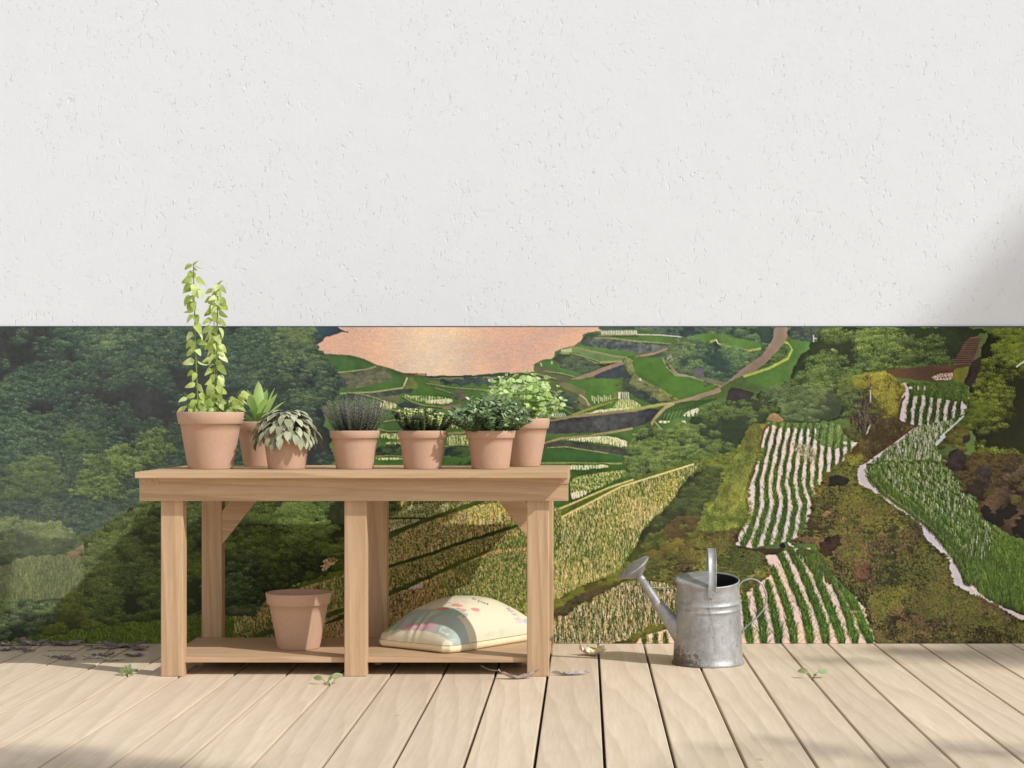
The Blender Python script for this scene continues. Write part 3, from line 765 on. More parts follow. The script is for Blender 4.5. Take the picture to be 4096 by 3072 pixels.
    for kx in range(12):
        t = kx / 11
        xt = 488 + 49 * kx
        rows.append([(xt, 705), (455 + 51 * kx, 850), (420 + 54 * kx, 1000), (392 + 57 * kx, 1125), (392 + 65 * kx, 1280), (345 + 69 * kx, 1446), (291 + 78 * kx, 1560)])
    for r_ in rows: P.row(T('F', r_), B, 1.9, 5.2, 4, 10, [(68, 108, 40), (86, 128, 50), (56, 92, 34), (104, 146, 62)], 9, (128, 120, 92))
    P.strokes(P and L_('F', '620,830 780,860 800,1000 640,900'), [(170, 160, 140), (120, 120, 90)], 120, (2, 5))
    # its left bank
    P.fill(L_('F', '345,715 478,706 440,745 405,895 365,1040 330,1144 230,1310 150,1500 0,1560 60,1300 160,1144 235,960 300,800'), (116, 124, 44), .14, 1.5, col2=(134, 138, 54))
    P.foliage(L_('F', '345,715 440,715 400,895 340,1090 220,1300 60,1330 160,1144 235,960 300,800'), (100, 104, 40), [(122, 126, 46), (142, 144, 58), (108, 128, 46)], 7, 1, .2, fillit=False)
    P.line(L_('F', '470,712 438,748 404,895 362,1042 328,1140'), (104, 80, 56), 3.2)
    P.line(L_('H', '40,60 0,150 -110,230 -140,330 -120,420 -200,540 -290,660'), (104, 80, 56), 3)
    # levee between A and B
    P.fill(L_('F', '1110,385 1220,352 1352,410 1392,500 1362,560 1352,700 1474,722 1300,846 1092,992 1052,1060 1100,1160 850,1160 830,1062 952,992 1082,832 1182,780 1250,600 1152,450'), (104, 100, 42), .14, 1.5, col2=(84, 70, 42))
    P.foliage(L_('F', '1110,385 1220,352 1340,410 1380,500 1330,600 1240,560 1160,440'), (110, 108, 40), [(130, 130, 46), (150, 148, 62)], 7, 1, .2, fillit=False)
    P.foliage(L_('F', '1240,640 1330,620 1340,700 1440,730 1300,830 1090,980 1000,1040 860,1120 850,1060 960,990 1090,840 1200,780'), (86, 76, 38), [(104, 96, 40), (128, 124, 48), (92, 78, 46)], 6, 1, .25, fillit=False)
    P.line(L_('F', '1400,520 1375,560 1355,690 1465,725 1300,850 1095,990 1050,1055'), (92, 68, 52), 2.2)
    P.fill(L_('F', '1080,420 1152,440 1232,600 1202,780 1122,822 1050,790 1000,642'), (54, 48, 44), .2, 1.2, col2=(78, 66, 58), mott=1.2)
    P.strokes(L_('F', '1000,640 1080,420 1232,600 1202,780 1122,822 1050,790'), [(40, 36, 32), (82, 70, 60), (96, 92, 60)], 260, (6, 14), 5)
    P.foliage(L_('F', '1150,470 1230,500 1240,620 1190,760 1150,760 1180,620'), (66, 66, 34), [(92, 92, 44), (116, 118, 52)], 5, 1, .35, fillit=False)
    P.foliage(L_('F', '940,420 1060,390 1110,420 1090,520 1060,640 1020,720 980,690 960,560'), (46, 58, 36), [(66, 86, 44), (90, 112, 54), (112, 134, 66)], 7, 1.1, .3, fillit=False)
    P.foliage(L_('F', '1050,390 1160,400 1240,440 1180,470 1080,450'), (92, 94, 38), [(122, 124, 46), (142, 142, 58)], 6, 1.2, .2, fillit=False)
    P.foliage(L_('F', '1000,700 1100,780 1180,790 1120,840 1030,820 980,760'), (48, 46, 34), [(72, 74, 42), (94, 98, 50)], 5, 1.1, .35, fillit=False)
    P.line(L_('F', '1170,465 1200,455 1238,458'), (118, 128, 118), 4, .05); P.line(L_('F', '1165,480 1163,560'), (205, 205, 195), .8)
    P.line(L_('F', '1160,720 1130,800'), (190, 180, 170), 1)
    # rocky levee, foreground (frame H)
    LV = L_('H', '880,10 848,80 872,180 1002,240 1180,370 1382,500 1402,622 1500,700 1592,770 1622,900 1642,990 1760,1050 1902,1110 2080,1220 2300,1330 2700,1600 2500,1640 1030,1500 980,1322 900,1112 720,962 620,800 560,682 480,652 300,652 440,582 520,402 560,232 600,130 700,40')
    P.fill(LV, (78, 62, 38), .22, 2, col2=(96, 84, 40), mott=1.1)
    P.foliage(LV, (66, 52, 32), [(88, 72, 40), (104, 92, 42), (122, 104, 60), (112, 112, 46)], 6, 1.1, .2, fillit=False)
    P.foliage(L_('H', '560,240 700,260 800,330 850,560 700,600 560,640 460,600 520,420'), (52, 44, 30), [(72, 64, 36), (88, 88, 40), (104, 96, 58)], 6, 1.1, .3, fillit=False)
    P.foliage(L_('H', '800,240 960,230 1040,330 960,420 840,340'), (92, 86, 36), [(120, 118, 40), (138, 134, 50)], 6, 1, .2, fillit=False)
    P.foliage(L_('H', '1000,930 1240,1000 1280,1200 1150,1350 1000,1290 930,1120'), (44, 44, 26), [(60, 66, 30), (76, 86, 38), (58, 50, 34)], 6, 1.1, .35, fillit=False)
    P.foliage(L_('H', '1260,1080 1400,960 1560,900 1630,1000 1600,1080 1400,1150'), (100, 86, 36), [(128, 112, 44), (142, 124, 52)], 6, 1, .2, fillit=False)
    for rp, c in (('640,115 720,100 805,150 760,182 655,185', (40, 36, 30)), ('570,640 640,590 720,600 690,700 640,740 580,720', (52, 38, 30)), ('640,740 720,680 780,700 720,760', (46, 34, 28)), ('870,830 980,810 1000,870 930,960 840,930', (84, 60, 46)), ('820,930 940,950 1000,920 920,980', (40, 34, 28)),
                  ('1200,1280 1300,1240 1500,1380 2000,1440 1900,1480 1200,1480', (34, 26, 18)), ('1180,1250 1260,1230 1260,1480 1180,1480', (40, 32, 22)), ('1850,1300 1990,1290 2160,1440 2000,1470', (44, 38, 22)), ('580,400 640,380 640,420 590,430', (128, 92, 66)), ('850,480 1000,500 1140,420 1180,480 980,560 880,590', (60, 44, 30))):
        P.foliage(L_('H', rp), tuple(q * .8 for q in c), [tuple(q * 1.0 for q in c), tuple(q * 1.3 for q in c), (c[0] * 1.5, c[1] * 1.6, c[2] * 1.3)], 4, 1.2, .15)
    P.foliage(L_('H', '1020,1180 1100,1300 1200,1480 1030,1480 990,1340'), (30, 32, 20), [(52, 58, 30), (78, 84, 44)], 4, 1.1, .4, fillit=False)
    P.foliage(L_('H', '1280,1180 1500,1150 1750,1180 1900,1290 1700,1400 1400,1360'), (60, 50, 28), [(84, 70, 36), (98, 84, 44)], 6, 1, .3, fillit=False)
    P.line(L_('H', '870,30 850,80 875,180 1000,245 1180,372'), (110, 84, 66), 2.4)
    P.line(L_('H', '1090,370 1180,440 1240,490'), (118, 84, 66), 4)
    P.line(L_('H', '1390,520 1405,620 1590,768 1625,905 1642,985'), (104, 76, 58), 3)
    P.line(L_('H', '1700,1100 1900,1180 2060,1260 2300,1420'), (120, 92, 72), 4, .15)
    P.fill(L_('H', '1960,1290 2212,1330 2500,1480 2212,1470 2100,1400'), (112, 78, 56), .14, 2)
    # strip of water along the levee
    P.fill(L_('H', '870,30 925,15 920,110 1000,210 1100,270 1260,390 1390,490 1500,590 1600,700 1700,800 1760,980 1720,1020 1640,985 1620,880 1592,790 1500,690 1410,610 1385,505 1180,365 1005,238 880,170 855,90'), (192, 180, 186), .04, 1)
    P.strokes(L_('H', '930,100 1010,215 1270,395 1510,595 1610,705 1700,800 1740,960 1800,960 1740,780 1620,620 1400,420 1100,200'), [(72, 104, 34), (58, 88, 28), (92, 126, 48)], 900, (5, 10), 5)
    for dx in (0, 55): P.row(L_('H', '%d,120 %d,250 %d,420 %d,560 %d,690 %d,830 %d,1000' % (965 + dx, 1070 + dx, 1310 + dx, 1480 + dx, 1590 + dx, 1690 + dx, 1765 + dx)), None, 6, 8, 8, 12, [(72, 104, 34), (58, 88, 28), (92, 126, 48)], 5, (120, 112, 88))
    P.strokes(L_('H', '1630,980 1760,1000 2000,1160 1960,1160 1760,1060'), [(196, 184, 186)], 90, (2, 6), 4)
    # rocks on the right
    RK = L_('H', '1585,-20 1700,-60 2600,-60 2600,700 2300,660 2120,592 2000,512 1882,422 1872,300 1752,240 1702,150 1600,40')
    P.fill(RK, (50, 38, 28), .3, 2, col2=(74, 56, 40), mott=1.2)
    P.foliage(RK, (44, 34, 24), [(66, 52, 32), (84, 68, 38), (92, 88, 36)], 6, .8, .45, fillit=False)
    for rp, c in (('2050,130 2100,70 2212,40 2300,60 2212,110 2100,150', (98, 76, 62)), ('1870,400 1950,240 2100,190 2150,250 2000,350 1950,440', (86, 66, 48)), ('2000,510 2060,440 2212,390 2300,420 2120,590', (80, 62, 44)), ('1880,330 1980,440 2110,300 2130,420 1990,500 1900,430', (34, 26, 20)), ('2120,560 2212,440 2300,430 2300,640 2212,600', (28, 22, 18)), ('1600,0 1700,0 1760,60 1640,70', (40, 32, 28)), ('1850,60 1930,20 1960,160 1900,200', (56, 48, 44)), ('1740,200 1850,120 1900,230 1870,310 1790,260', (46, 38, 26))):
        P.foliage(L_('H', rp), tuple(q * .75 for q in c), [tuple(q * .95 for q in c), tuple(q * 1.2 for q in c)], 5, 1.2, .15, blade=False)
    P.foliage(L_('H', '2130,120 2350,60 2350,400 2160,320 2080,300 2200,230'), (60, 50, 26), [(86, 78, 36), (104, 98, 44)], 6, 1, .3, fillit=False)
    P.foliage(L_('F', '1620,860 1700,760 1800,690 1840,800 1720,960 1700,950'), (70, 62, 30), [(92, 84, 40), (110, 112, 44)], 6, 1, .3, fillit=False)
    P.fill(L_('F', '1795,790 1845,785 1840,830 1790,850'), (52, 46, 44), .1, 1)
    P.fill(L_('F', '1700,900 1780,870 1830,960 1760,1050 1690,1000'), (42, 36, 34), .2, 1.5, col2=(60, 52, 46))
    P.foliage(L_('F', '1745,590 1850,520 1960,600 1900,720 1800,700 1790,640'), (62, 76, 24), [(92, 112, 34), (112, 136, 46)], 7, 1.1, .2, fillit=False)
    P.line(L_('F', '1640,800 1720,730 1800,655'), (190, 205, 205), 1.6); P.line(L_('F', '1610,850 1660,800 1672,790'), (196, 196, 206), 4, .04)
    # ---- bottom paddy C
    Cm = P.mask(L_('H', '115,748 205,742 330,692 545,690 622,800 722,972 902,1112 982,1322 1040,1520 -480,1520 -480,1100 -330,960 -100,1060 165,905'), 1.4)
    P.img[Cm] = (np.array((230, 198, 188)) / 255 * (.98 + .05 * P.n4[..., None]))[Cm]
    crow = ['205,690 290,860 330,980 430,1200 490,1480', '300,690 420,900 500,1100 570,1280 620,1480', '400,680 520,900 620,1150 690,1320 745,1480', '500,690 640,900 740,1120 800,1300 850,1480',
            '560,780 690,960 830,1160 900,1320 975,1480', '175,880 240,1030 300,1200 360,1480', '140,1000 190,1220 240,1480', '40,1000 80,1200 115,1480', '-60,1010 -30,1250 0,1480', '-160,1000 -140,1250 -120,1480', '-260,1010 -250,1250 -235,1480', '620,880 760,1050 850,1200']
    for r_ in sorted(crow): P.row(L_('H', r_), Cm, 4.2, 6.4, 11, 16, [(58, 98, 30), (74, 118, 38), (48, 82, 24), (92, 134, 50)], 9, (150, 112, 92))
    P.strokes(L_('H', '330,700 560,700 700,960 640,1000 480,860'), [(62, 98, 32), (78, 116, 40), (70, 62, 40)], 800, (6, 12), 6)
    # levee around C (frame G)
    LG = L_('G', '1000,985 1160,900 1400,780 1590,868 1700,790 1752,800 1905,832 1985,868 2042,1020 1932,1102 1782,1192 1600,1260 1260,1110 1000,1082')
    P.foliage(L_('G', '1480,110 1620,50 1900,-40 1958,-10 1852,280 1842,420 1858,520 1802,640 1740,780 1590,868 1300,960 1100,1010 780,1015 860,880 930,780 1000,600 1200,455 1290,275'), (76, 86, 38), [(98, 110, 44), (118, 130, 52), (138, 146, 60)], 9, 1.2, .22)
    P.foliage(L_('G', '1470,150 1600,140 1640,220 1600,330 1500,420 1480,540 1400,580 1250,640 1020,700 960,780 960,700 1040,580 1200,470 1300,280'), (58, 64, 42), [(68, 86, 44), (84, 106, 54), (100, 122, 60)], 10, 1.1, .36)
    P.foliage(L_('G', '1520,480 1660,420 1720,300 1800,280 1820,420 1700,600 1560,640 1500,580'), (84, 104, 46), [(106, 132, 54), (124, 150, 66)], 8, 1.1, .2, fillit=False)
    P.foliage(L_('G', '1150,690 1250,560 1420,540 1440,610 1320,720 1200,790'), (76, 64, 42), [(94, 80, 50), (108, 92, 54)], 7, 1, .2, fillit=False)
    P.foliage(L_('G', '1020,860 1100,800 1300,760 1320,790 1180,860 1080,920'), (104, 92, 46), [(122, 108, 52), (142, 124, 60)], 6, 1, .2, fillit=False, blade=True)
    P.foliage(L_('G', '1330,770 1500,690 1760,660 1780,720 1740,790 1590,868 1480,880 1300,960 1240,900'), (88, 74, 42), [(108, 94, 48), (122, 110, 52), (96, 80, 50)], 6, 1.1, .2)
    P.fill(LG, (92, 82, 42), .16, 1.6, col2=(112, 106, 46))
    P.foliage(LG, (88, 80, 40), [(108, 100, 46), (128, 122, 52), (96, 84, 50)], 7, 1.1, .2, fillit=False)
    P.foliage(L_('G', '1580,960 1640,880 1760,840 1800,900 1700,1000 1620,1060'), (56, 58, 40), [(74, 80, 46), (92, 98, 50)], 6, 1, .3, fillit=False)
    P.line(L_('G', '1985,870 2042,1018 1935,1100 1800,1185'), (124, 84, 62), 3)
    P.line(L_('G', '1760,745 1700,780 1660,850'), (120, 92, 72), 2.4)
    P.line(L_('G', '1752,802 1905,832 2074,838'), (76, 58, 40), 4, .2)
    P.fill(L_('H', '-5,700 80,690 210,700 300,660 240,745 100,745'), (70, 58, 38), .2, 1.2)
    P.line(L_('H', '310,655 350,670'), (225, 222, 215), 4, .03); P.fill(L_('H', '235,665 270,645 290,680 250,690'), (40, 34, 28), .1, .8)
    P.fill(L_('G', '1062,965 1100,940 1150,955 1140,985 1090,985'), (112, 138, 158), .1, 1, col2=(150, 160, 180))
    def turf(fr, pts, cols, n, ln=(1, 3)):
        P.strokes(L_(fr, pts), sorted(cols, key=sum), n, ln, None, rough=3, patch=True)
    ol = [(94, 98, 44), (118, 116, 54), (74, 68, 40), (138, 134, 64), (50, 46, 32), (98, 82, 54), (84, 98, 44), (40, 40, 28)]
    turf('G', '1000,985 1160,900 1400,780 1590,868 1700,790 1752,800 1905,832 1985,868 2042,1020 1932,1102 1782,1192 1600,1260 1260,1110 1000,1082', ol, 5200)
    turf('G', '1330,770 1500,690 1760,660 1780,720 1740,790 1590,868 1480,880 1300,960 1000,1000 1000,960 1200,860', ol[:2] + [(84, 66, 44), (104, 84, 56), (66, 56, 38)], 3600)
    turf('G', '1560,440 1850,200 1845,420 1800,640 1700,660 1500,690 1400,640', [(110, 130, 52), (132, 142, 60), (86, 106, 42), (146, 146, 66)], 2600)
    turf('F', '345,715 440,715 400,895 340,1090 220,1300 60,1330 160,1144 235,960 300,800', [(106, 120, 52), (126, 136, 62), (86, 98, 42), (100, 80, 54), (96, 112, 48)], 3000)
    turf('F', '1110,385 1220,352 1352,410 1380,520 1340,700 1450,722 1300,846 1092,992 1040,1060 1000,1150 850,1150 952,992 1082,832 1250,640 1152,450', [(118, 116, 44), (140, 136, 56), (88, 74, 40), (100, 78, 50), (70, 58, 36)], 3400)
    turf('H', '880,40 860,180 1002,250 1180,380 1370,510 1390,622 1590,780 1620,990 1760,1060 2080,1230 2300,1340 2300,1480 1030,1480 980,1322 900,1112 720,962 620,800 520,402 600,130', [(92, 78, 42), (110, 96, 46), (70, 54, 36), (128, 114, 56), (44, 36, 26), (120, 92, 66), (78, 84, 38), (34, 28, 22), (58, 46, 32)], 12000)
    turf('H', '600,700 760,640 1000,700 1240,900 1200,1300 1040,1300 900,1080 740,940', [(58, 48, 32), (80, 66, 44), (46, 42, 28), (72, 76, 34)], 2600)
    for q, (dk, cl, hol) in enumerate((((40, 36, 24), [(60, 52, 32), (78, 66, 40)], .62), ((62, 50, 32), [(96, 76, 48), (118, 96, 62)], .70), ((50, 54, 28), [(78, 88, 36), (104, 112, 46)], .60), ((84, 78, 36), [(116, 112, 44), (138, 132, 56)], .72), ((34, 36, 22), [(54, 64, 30), (72, 88, 40)], .68), ((70, 52, 38), [(104, 80, 58), (128, 100, 74)], .84), ((66, 68, 30), [(98, 104, 42), (122, 126, 52)], .70))):
        P.foliage(LV, dk, cl, 2.2, .22, hol - .15, fillit=False, roll=311 + 397 * q, rough=2)
    P.foliage(L_('H', '640,720 720,960 900,1110 980,1320 1200,1480 2200,1480 1900,1300 1600,1400 1300,1320 1150,1200 1000,1000 820,860'), (26, 24, 18), [(44, 40, 26), (62, 58, 34)], 2.4, .35, .45, fillit=False, roll=1501, rough=2)
    for q, (dk, cl, hol) in enumerate((((64, 58, 36), [(92, 82, 50), (114, 100, 62)], .6), ((70, 76, 34), [(104, 112, 46), (128, 132, 56)], .6), ((54, 60, 34), [(80, 92, 44), (100, 112, 54)], .7))):
        P.foliage(LG, dk, cl, 2.2, .22, hol - .15, fillit=False, roll=211 + 397 * q, rough=2)
    turf('H', '880,40 860,180 1002,250 1180,380 1370,510 1390,622 1590,780 1620,990 1760,1060 2080,1230 2300,1340 2300,1480 1030,1480 980,1322 900,1112 720,962 620,800 520,402 600,130', [(92, 78, 44), (108, 94, 50), (70, 56, 38), (122, 108, 56), (50, 42, 30), (112, 88, 64), (84, 92, 40), (100, 100, 48)], 5200)
    for rp, c in (('640,115 720,100 805,150 760,182 655,185', (40, 36, 30)), ('570,640 640,590 720,600 690,700 640,740 580,720', (58, 42, 32)), ('870,830 980,810 1000,870 930,960 840,930', (92, 66, 50)), ('580,400 640,380 640,420 590,430', (136, 98, 72))):
        P.foliage(L_('H', rp), tuple(q * .7 for q in c), [c, tuple(q * 1.3 for q in c)], 4, 1.2, .2)
    # ---- the big rice field and the fields left of it
    gold = [(204, 178, 112), (222, 198, 136), (180, 160, 92)]; grn = [(86, 116, 48), (100, 128, 54), (76, 106, 42), (112, 134, 62), (94, 122, 50)]
    RF = L_('G', '100,640 235,585 800,295 1400,112 1490,100 1300,280 1205,460 1040,580 960,700 920,800 860,880 780,1012 700,1052 450,1132 235,1272 100,1340')
    mR = P.fill(RF, (104, 124, 52), .1, 1, col2=(116, 130, 60))
    P.strokes(None, grn, 17000, (3, 7), 2.6, m=mR)
    def gd(x, y):
        u = (x * ST + U0 - 1134.1) / .26039; v = (y * ST + V0 - 972.1) / .26039
        return np.clip(.30 + .75 * np.exp(-((u - 1000) / 190) ** 2 - ((v - 520) / 130) ** 2) + .5 * np.exp(-((v - (620 - .48 * u + 60)) / 40) ** 2) + .45 * np.clip((v - 880) / 260, 0, 1) * (u < 800) + .25 * np.exp(-((u - 320) / 120) ** 2 - ((v - 700) / 160) ** 2), 0, 1)
    P.strokes(None, [(226, 200, 150), (212, 184, 128), (184, 168, 104), (150, 148, 80)], 5600, (3, 7), 3.0, m=mR, grad=gd, wide=-.15, jit=.9)
    P.strokes(L_('G', '1100,250 1290,230 1200,450 1060,480'), [(200, 178, 104), (104, 128, 54)], 700, (3, 7), 3.4)
    P.fill(L_('G', '100,560 235,498 700,305 900,232 1400,82 1470,88 1400,108 800,298 235,580 100,640'), (96, 116, 44), .1, 1, col2=(112, 132, 54))
    P.line(L_('G', '235,510 400,440 700,310 900,245'), (196, 186, 112), 1.8, .15)
    P.line(L_('G', '235,592 800,302 1400,116'), (222, 204, 140), 1.6, .15)
    # field strips seen under the table (frame I, J, K)
    mI = P.fill(L_('I', '300,420 1900,420 1900,900 1500,900 900,1100 300,1300 -900,1600 -900,1500 300,700'), (96, 118, 48), .1, 1, col2=(120, 132, 60))
    P.strokes(None, grn + gold[:2], 9000, (3, 6), 3.2, m=mI)
    P.strokes(L_('I', '480,590 700,470 1200,462 820,585'), [(222, 212, 170), (198, 196, 140)], 500, (3, 6), 4)
    P.strokes(L_('I', '512,640 800,592 600,690 512,690'), [(222, 206, 180)], 260, (3, 6), 4)
    P.strokes(L_('I', '1130,500 1450,452 1470,560 1350,640 1150,660'), [(236, 208, 130), (240, 220, 160), (220, 186, 104)], 900, (5, 11), 6)
    P.strokes(L_('I', '512,790 860,660 1300,560 1500,640 1050,800 512,990'), [(206, 178, 120), (222, 194, 140), (186, 158, 100)], 3600, (4, 8), 3.2)
    P.strokes(L_('I', '512,1000 820,905 1500,680 1600,680 1500,720 1000,980 870,1046 512,1250'), [(200, 172, 110), (84, 104, 42), (64, 88, 34)], 2200, (4, 7), 3.4)
    P.fill(L_('I', '300,790 512,702 820,588 1230,440 1310,450 850,608 640,692 512,762 300,860'), (80, 104, 42), .12, 1)
    P.fill(L_('I', '100,1090 512,968 800,880 1080,780 1545,635 1570,660 1090,800 820,902 512,992 100,1120'), (66, 88, 32), .12, 1)
    P.foliage(L_('I', '790,860 850,850 860,880 800,890'), (50, 70, 34), [(66, 96, 40)], 5, 1.2, .2); P.foliage(L_('I', '1140,830 1200,840 1190,880 1130,870'), (50, 70, 34), [(66, 96, 40)], 5, 1.2, .2)
    mJ = P.fill(L_('J', '-700,640 200,440 700,240 1230,0 1650,-30 1650,900 -1400,900 -1400,820'), (148, 120, 62), .12, 1, col2=(180, 146, 84))
    P.strokes(None, [(222, 184, 130), (230, 198, 144), (206, 168, 110), (118, 96, 42), (98, 88, 36), (150, 118, 60)], 15000, (3, 7), 3.0, m=mJ, wide=-.1, jit=.8)
    P.strokes(L_('J', '500,300 1300,20 1650,0 1650,860 400,860'), grn + [(206, 182, 120), (180, 160, 92)], 9000, (3, 7), 3.0, grad=lambda x, y: np.clip(((x * ST + U0 - 756) / .24415 - 700) / 450, 0, 1))
    P.strokes(L_('J', '-1400,700 -500,560 -300,850 -1400,850'), [(74, 92, 30), (92, 110, 40), (200, 164, 116)], 3400, (4, 8), 4)
    P.strokes(L_('J', '520,330 640,260 660,330 520,360'), [(220, 200, 190)], 60, (2, 5))
    P.fill(L_('J', '-900,760 -300,590 343,370 700,215 1220,-10 1290,-10 800,212 343,412 -300,640 -900,800'), (78, 98, 32), .12, 1.2, col2=(94, 112, 36))
    # upper strip of the K frame: levee, bright path and field edge
    mK = P.mask(L_('K', '420,620 820,555 1200,465 1480,360 2000,190 2000,290 1740,360 1500,420 1240,700 420,870'), 1)
    P.fill(None, (110, 112, 46), .12, m=mK); P.strokes(None, [(78, 98, 32), (98, 116, 42), (196, 164, 112), (212, 180, 126)], 3600, (4, 8), 4, m=mK)
    P.fill(L_('K', '200,640 440,600 810,538 1200,438 1450,345 1960,150 1960,215 1480,362 1200,472 900,545 620,590 440,625 200,680'), (80, 104, 30), .14, 1.4, col2=(104, 124, 36))
    P.foliage(L_('K', '300,600 440,590 810,530 1200,430 1200,460 810,560 440,610'), (64, 84, 26), [(96, 118, 34), (112, 134, 44)], 5, 1, .2, fillit=False)
    # ---- lower mini levee and paddy in front of the big field
    lp = P.fill(L_('G', '100,1460 235,1400 650,1182 832,1086 1000,1082 1262,1112 1400,1260 1400,1330 1160,1450 950,1545 700,1640 100,1640'), (236, 200, 164), .06, 1)
    P.strokes(None, [(84, 104, 44), (98, 116, 52), (70, 90, 38), (112, 104, 60)], 1300, (5, 10), 6.5, m=lp, jit=.9, wide=.0)
    P.strokes(None, [(80, 100, 42), (98, 118, 52), (66, 86, 36), (104, 96, 54)], 700, (4, 9), None, m=lp, wide=-.1)
    P.strokes(None, [(104, 112, 58), (88, 106, 48)], 500, (2, 5), None, m=lp, wide=-.15)
    P.strokes(None, [(240, 206, 172)], 260, (5, 12), 9, m=lp, jit=.6, wide=-.1)
    lv = L_('G', '100,1345 235,1268 450,1130 700,1048 790,1005 1000,985 1010,1060 832,1084 650,1180 235,1402 100,1470')
    P.fill(lv, (98, 98, 42), .14, 1.4, col2=(80, 72, 44))
    P.foliage(L_('G', '100,1345 235,1268 450,1130 700,1048 790,1005 1000,985 880,1040 650,1120 450,1200 235,1320'), (92, 96, 38), [(116, 124, 44), (132, 138, 54)], 5, 1, .2, fillit=False)
    P.foliage(L_('G', '235,1330 450,1210 650,1130 650,1180 235,1400'), (66, 58, 40), [(84, 74, 48), (100, 88, 56)], 5, 1, .2, fillit=False)
    P.foliage(L_('G', '620,1640 950,1520 1160,1425 1230,1480 1000,1570 900,1640'), (84, 76, 40), [(112, 112, 46), (126, 124, 54)], 5, 1, .2)
    P.fill(L_('G', '900,1640 960,1550 1200,1480 1400,1400 1400,1640'), (238, 206, 180), .05, 1)
    for xx in (990, 1075, 1160): P.row(L_('G', '%d,1540 %d,1640' % (xx, xx + 10)), None, 6, 7, 8, 10, [(90, 116, 50), (74, 100, 40)], 3)

    # ---- the wooded hillside on the left (frames A, B, K)
    FO = L_('A', '-1000,80 2450,80 2520,110 2535,179 2515,242 2574,361 2647,424 2683,488 2711,570 2729,652 2647,697 2592,788 2611,879 2647,970 2683,1224 2720,1500 2720,1800 -1000,1800')
    P.foliage(FO, (52, 56, 56), [(48, 66, 58), (54, 82, 64), (76, 110, 76), (112, 144, 88)], 9, 1.5, .22)
    P.foliage(L_('A', '2250,90 2440,95 2500,180 2540,350 2660,480 2700,620 2600,720 2560,880 2400,800 2250,500 2200,300'), (54, 70, 64), [(56, 84, 66), (76, 108, 72), (106, 136, 78), (134, 156, 88)], 8, 1.2, .3, fillit=False)
    P.foliage(L_('A', '-900,260 0,250 130,330 150,420 450,480 470,600 400,760 330,900 250,1000 -900,1000'), (50, 56, 55), [(50, 74, 60), (60, 92, 68), (84, 120, 78), (118, 150, 92)], 9, 1.2, .36, fillit=False)
    P.foliage(L_('A', '340,200 560,130 760,230 1060,200 1100,250 1300,330 1500,340 1380,460 1280,560 1100,640 900,620 760,560 600,440 480,360'), (50, 56, 55), [(50, 74, 60), (60, 92, 68), (84, 120, 78), (118, 150, 92)], 9, 1.2, .36, fillit=False)
    P.foliage(L_('A', '380,1020 560,960 720,960 880,950 880,1040 700,1100 520,1080'), (52, 62, 56), [(58, 86, 58), (76, 110, 62), (98, 130, 74)], 8, 1.3, .25, fillit=False)
    P.foliage(L_('A', '640,1180 900,1130 1180,860 1420,800 1500,1100 1280,1190 1000,1310 1100,1500 560,1500 640,1300'), (50, 60, 50), [(60, 90, 54), (84, 118, 60), (112, 146, 70), (142, 170, 90)], 9, 1.2, .32, fillit=False)
    P.foliage(L_('A', '-900,1240 60,1240 330,1130 480,1260 500,1500 -900,1500'), (52, 62, 54), [(62, 88, 58), (82, 112, 64), (110, 136, 78)], 9, 1.2, .3, fillit=False)
    # lower bank
    LB = L_('B', '-1200,340 300,330 640,420 700,520 950,420 1300,440 1600,520 2300,600 3400,350 3400,600 2200,1400 -1200,1560')
    P.foliage(LB, (52, 62, 44), [(62, 88, 46), (84, 112, 52), (112, 138, 66)], 11, 1.1, .32)
    P.foliage(L_('B', '-1200,350 200,340 480,370 690,430 680,560 480,520 200,440 -1200,480'), (66, 78, 56), [(86, 110, 62), (112, 136, 76), (134, 154, 90)], 10, 1.2, .12, fillit=False, blade=True)
    P.foliage(L_('B', '-1200,500 150,600 260,680 650,640 700,560 480,500 0,480'), (46, 56, 44), [(62, 84, 52), (82, 104, 60)], 10, .8, .5, fillit=False)
    mdw = P.fill(L_('B', '-1200,760 0,780 230,680 640,660 980,690 1250,730 1500,740 1500,860 1300,960 900,960 640,1100 0,1100 -1200,1120'), (88, 104, 60), .12, 2.5, col2=(74, 90, 46))
    P.strokes(None, [(92, 110, 62), (80, 98, 52), (104, 122, 68), (108, 112, 72)], 6000, (4, 9), None, m=mdw)
    P.foliage(L_('B', '660,640 760,590 900,580 930,640 800,670'), (108, 92, 64), [(132, 108, 74), (146, 124, 86)], 6, 1, .2)
    P.foliage(L_('B', '980,640 1100,600 1480,640 1520,720 1300,720 1120,700'), (84, 70, 44), [(104, 88, 54), (118, 106, 62), (92, 96, 48)], 6, 1, .25, blade=True)
    P.foliage(L_('B', '950,500 1050,430 1180,520 1180,590 1000,580'), (62, 82, 52), [(92, 118, 66), (118, 142, 84)], 7, 1, .2, blade=True)
    P.foliage(L_('B', '560,1180 700,1030 900,1000 1000,1150 900,1290 500,1340'), (62, 72, 26), [(86, 100, 34), (108, 124, 44)], 8, 1.1, .2)
    P.foliage(L_('B', '-1200,1120 0,1100 480,1130 560,1200 430,1330 330,1450 -1200,1560'), (46, 60, 44), [(66, 96, 52), (92, 126, 62), (124, 154, 80)], 11, 1.15, .34)
    P.foliage(L_('B', '920,1120 1000,980 1150,930 1320,960 1450,1040 1540,1180 1500,1290 1200,1330 1000,1240'), (34, 44, 22), [(54, 78, 32), (80, 108, 46), (118, 144, 70)], 11, 1.3, .22, blade=True)
    P.foliage(L_('B', '1380,900 1480,880 1570,960 1600,1280 1480,1290 1440,1060'), (44, 46, 24), [(66, 72, 34), (104, 104, 58)], 7, 1.1, .3, blade=True)
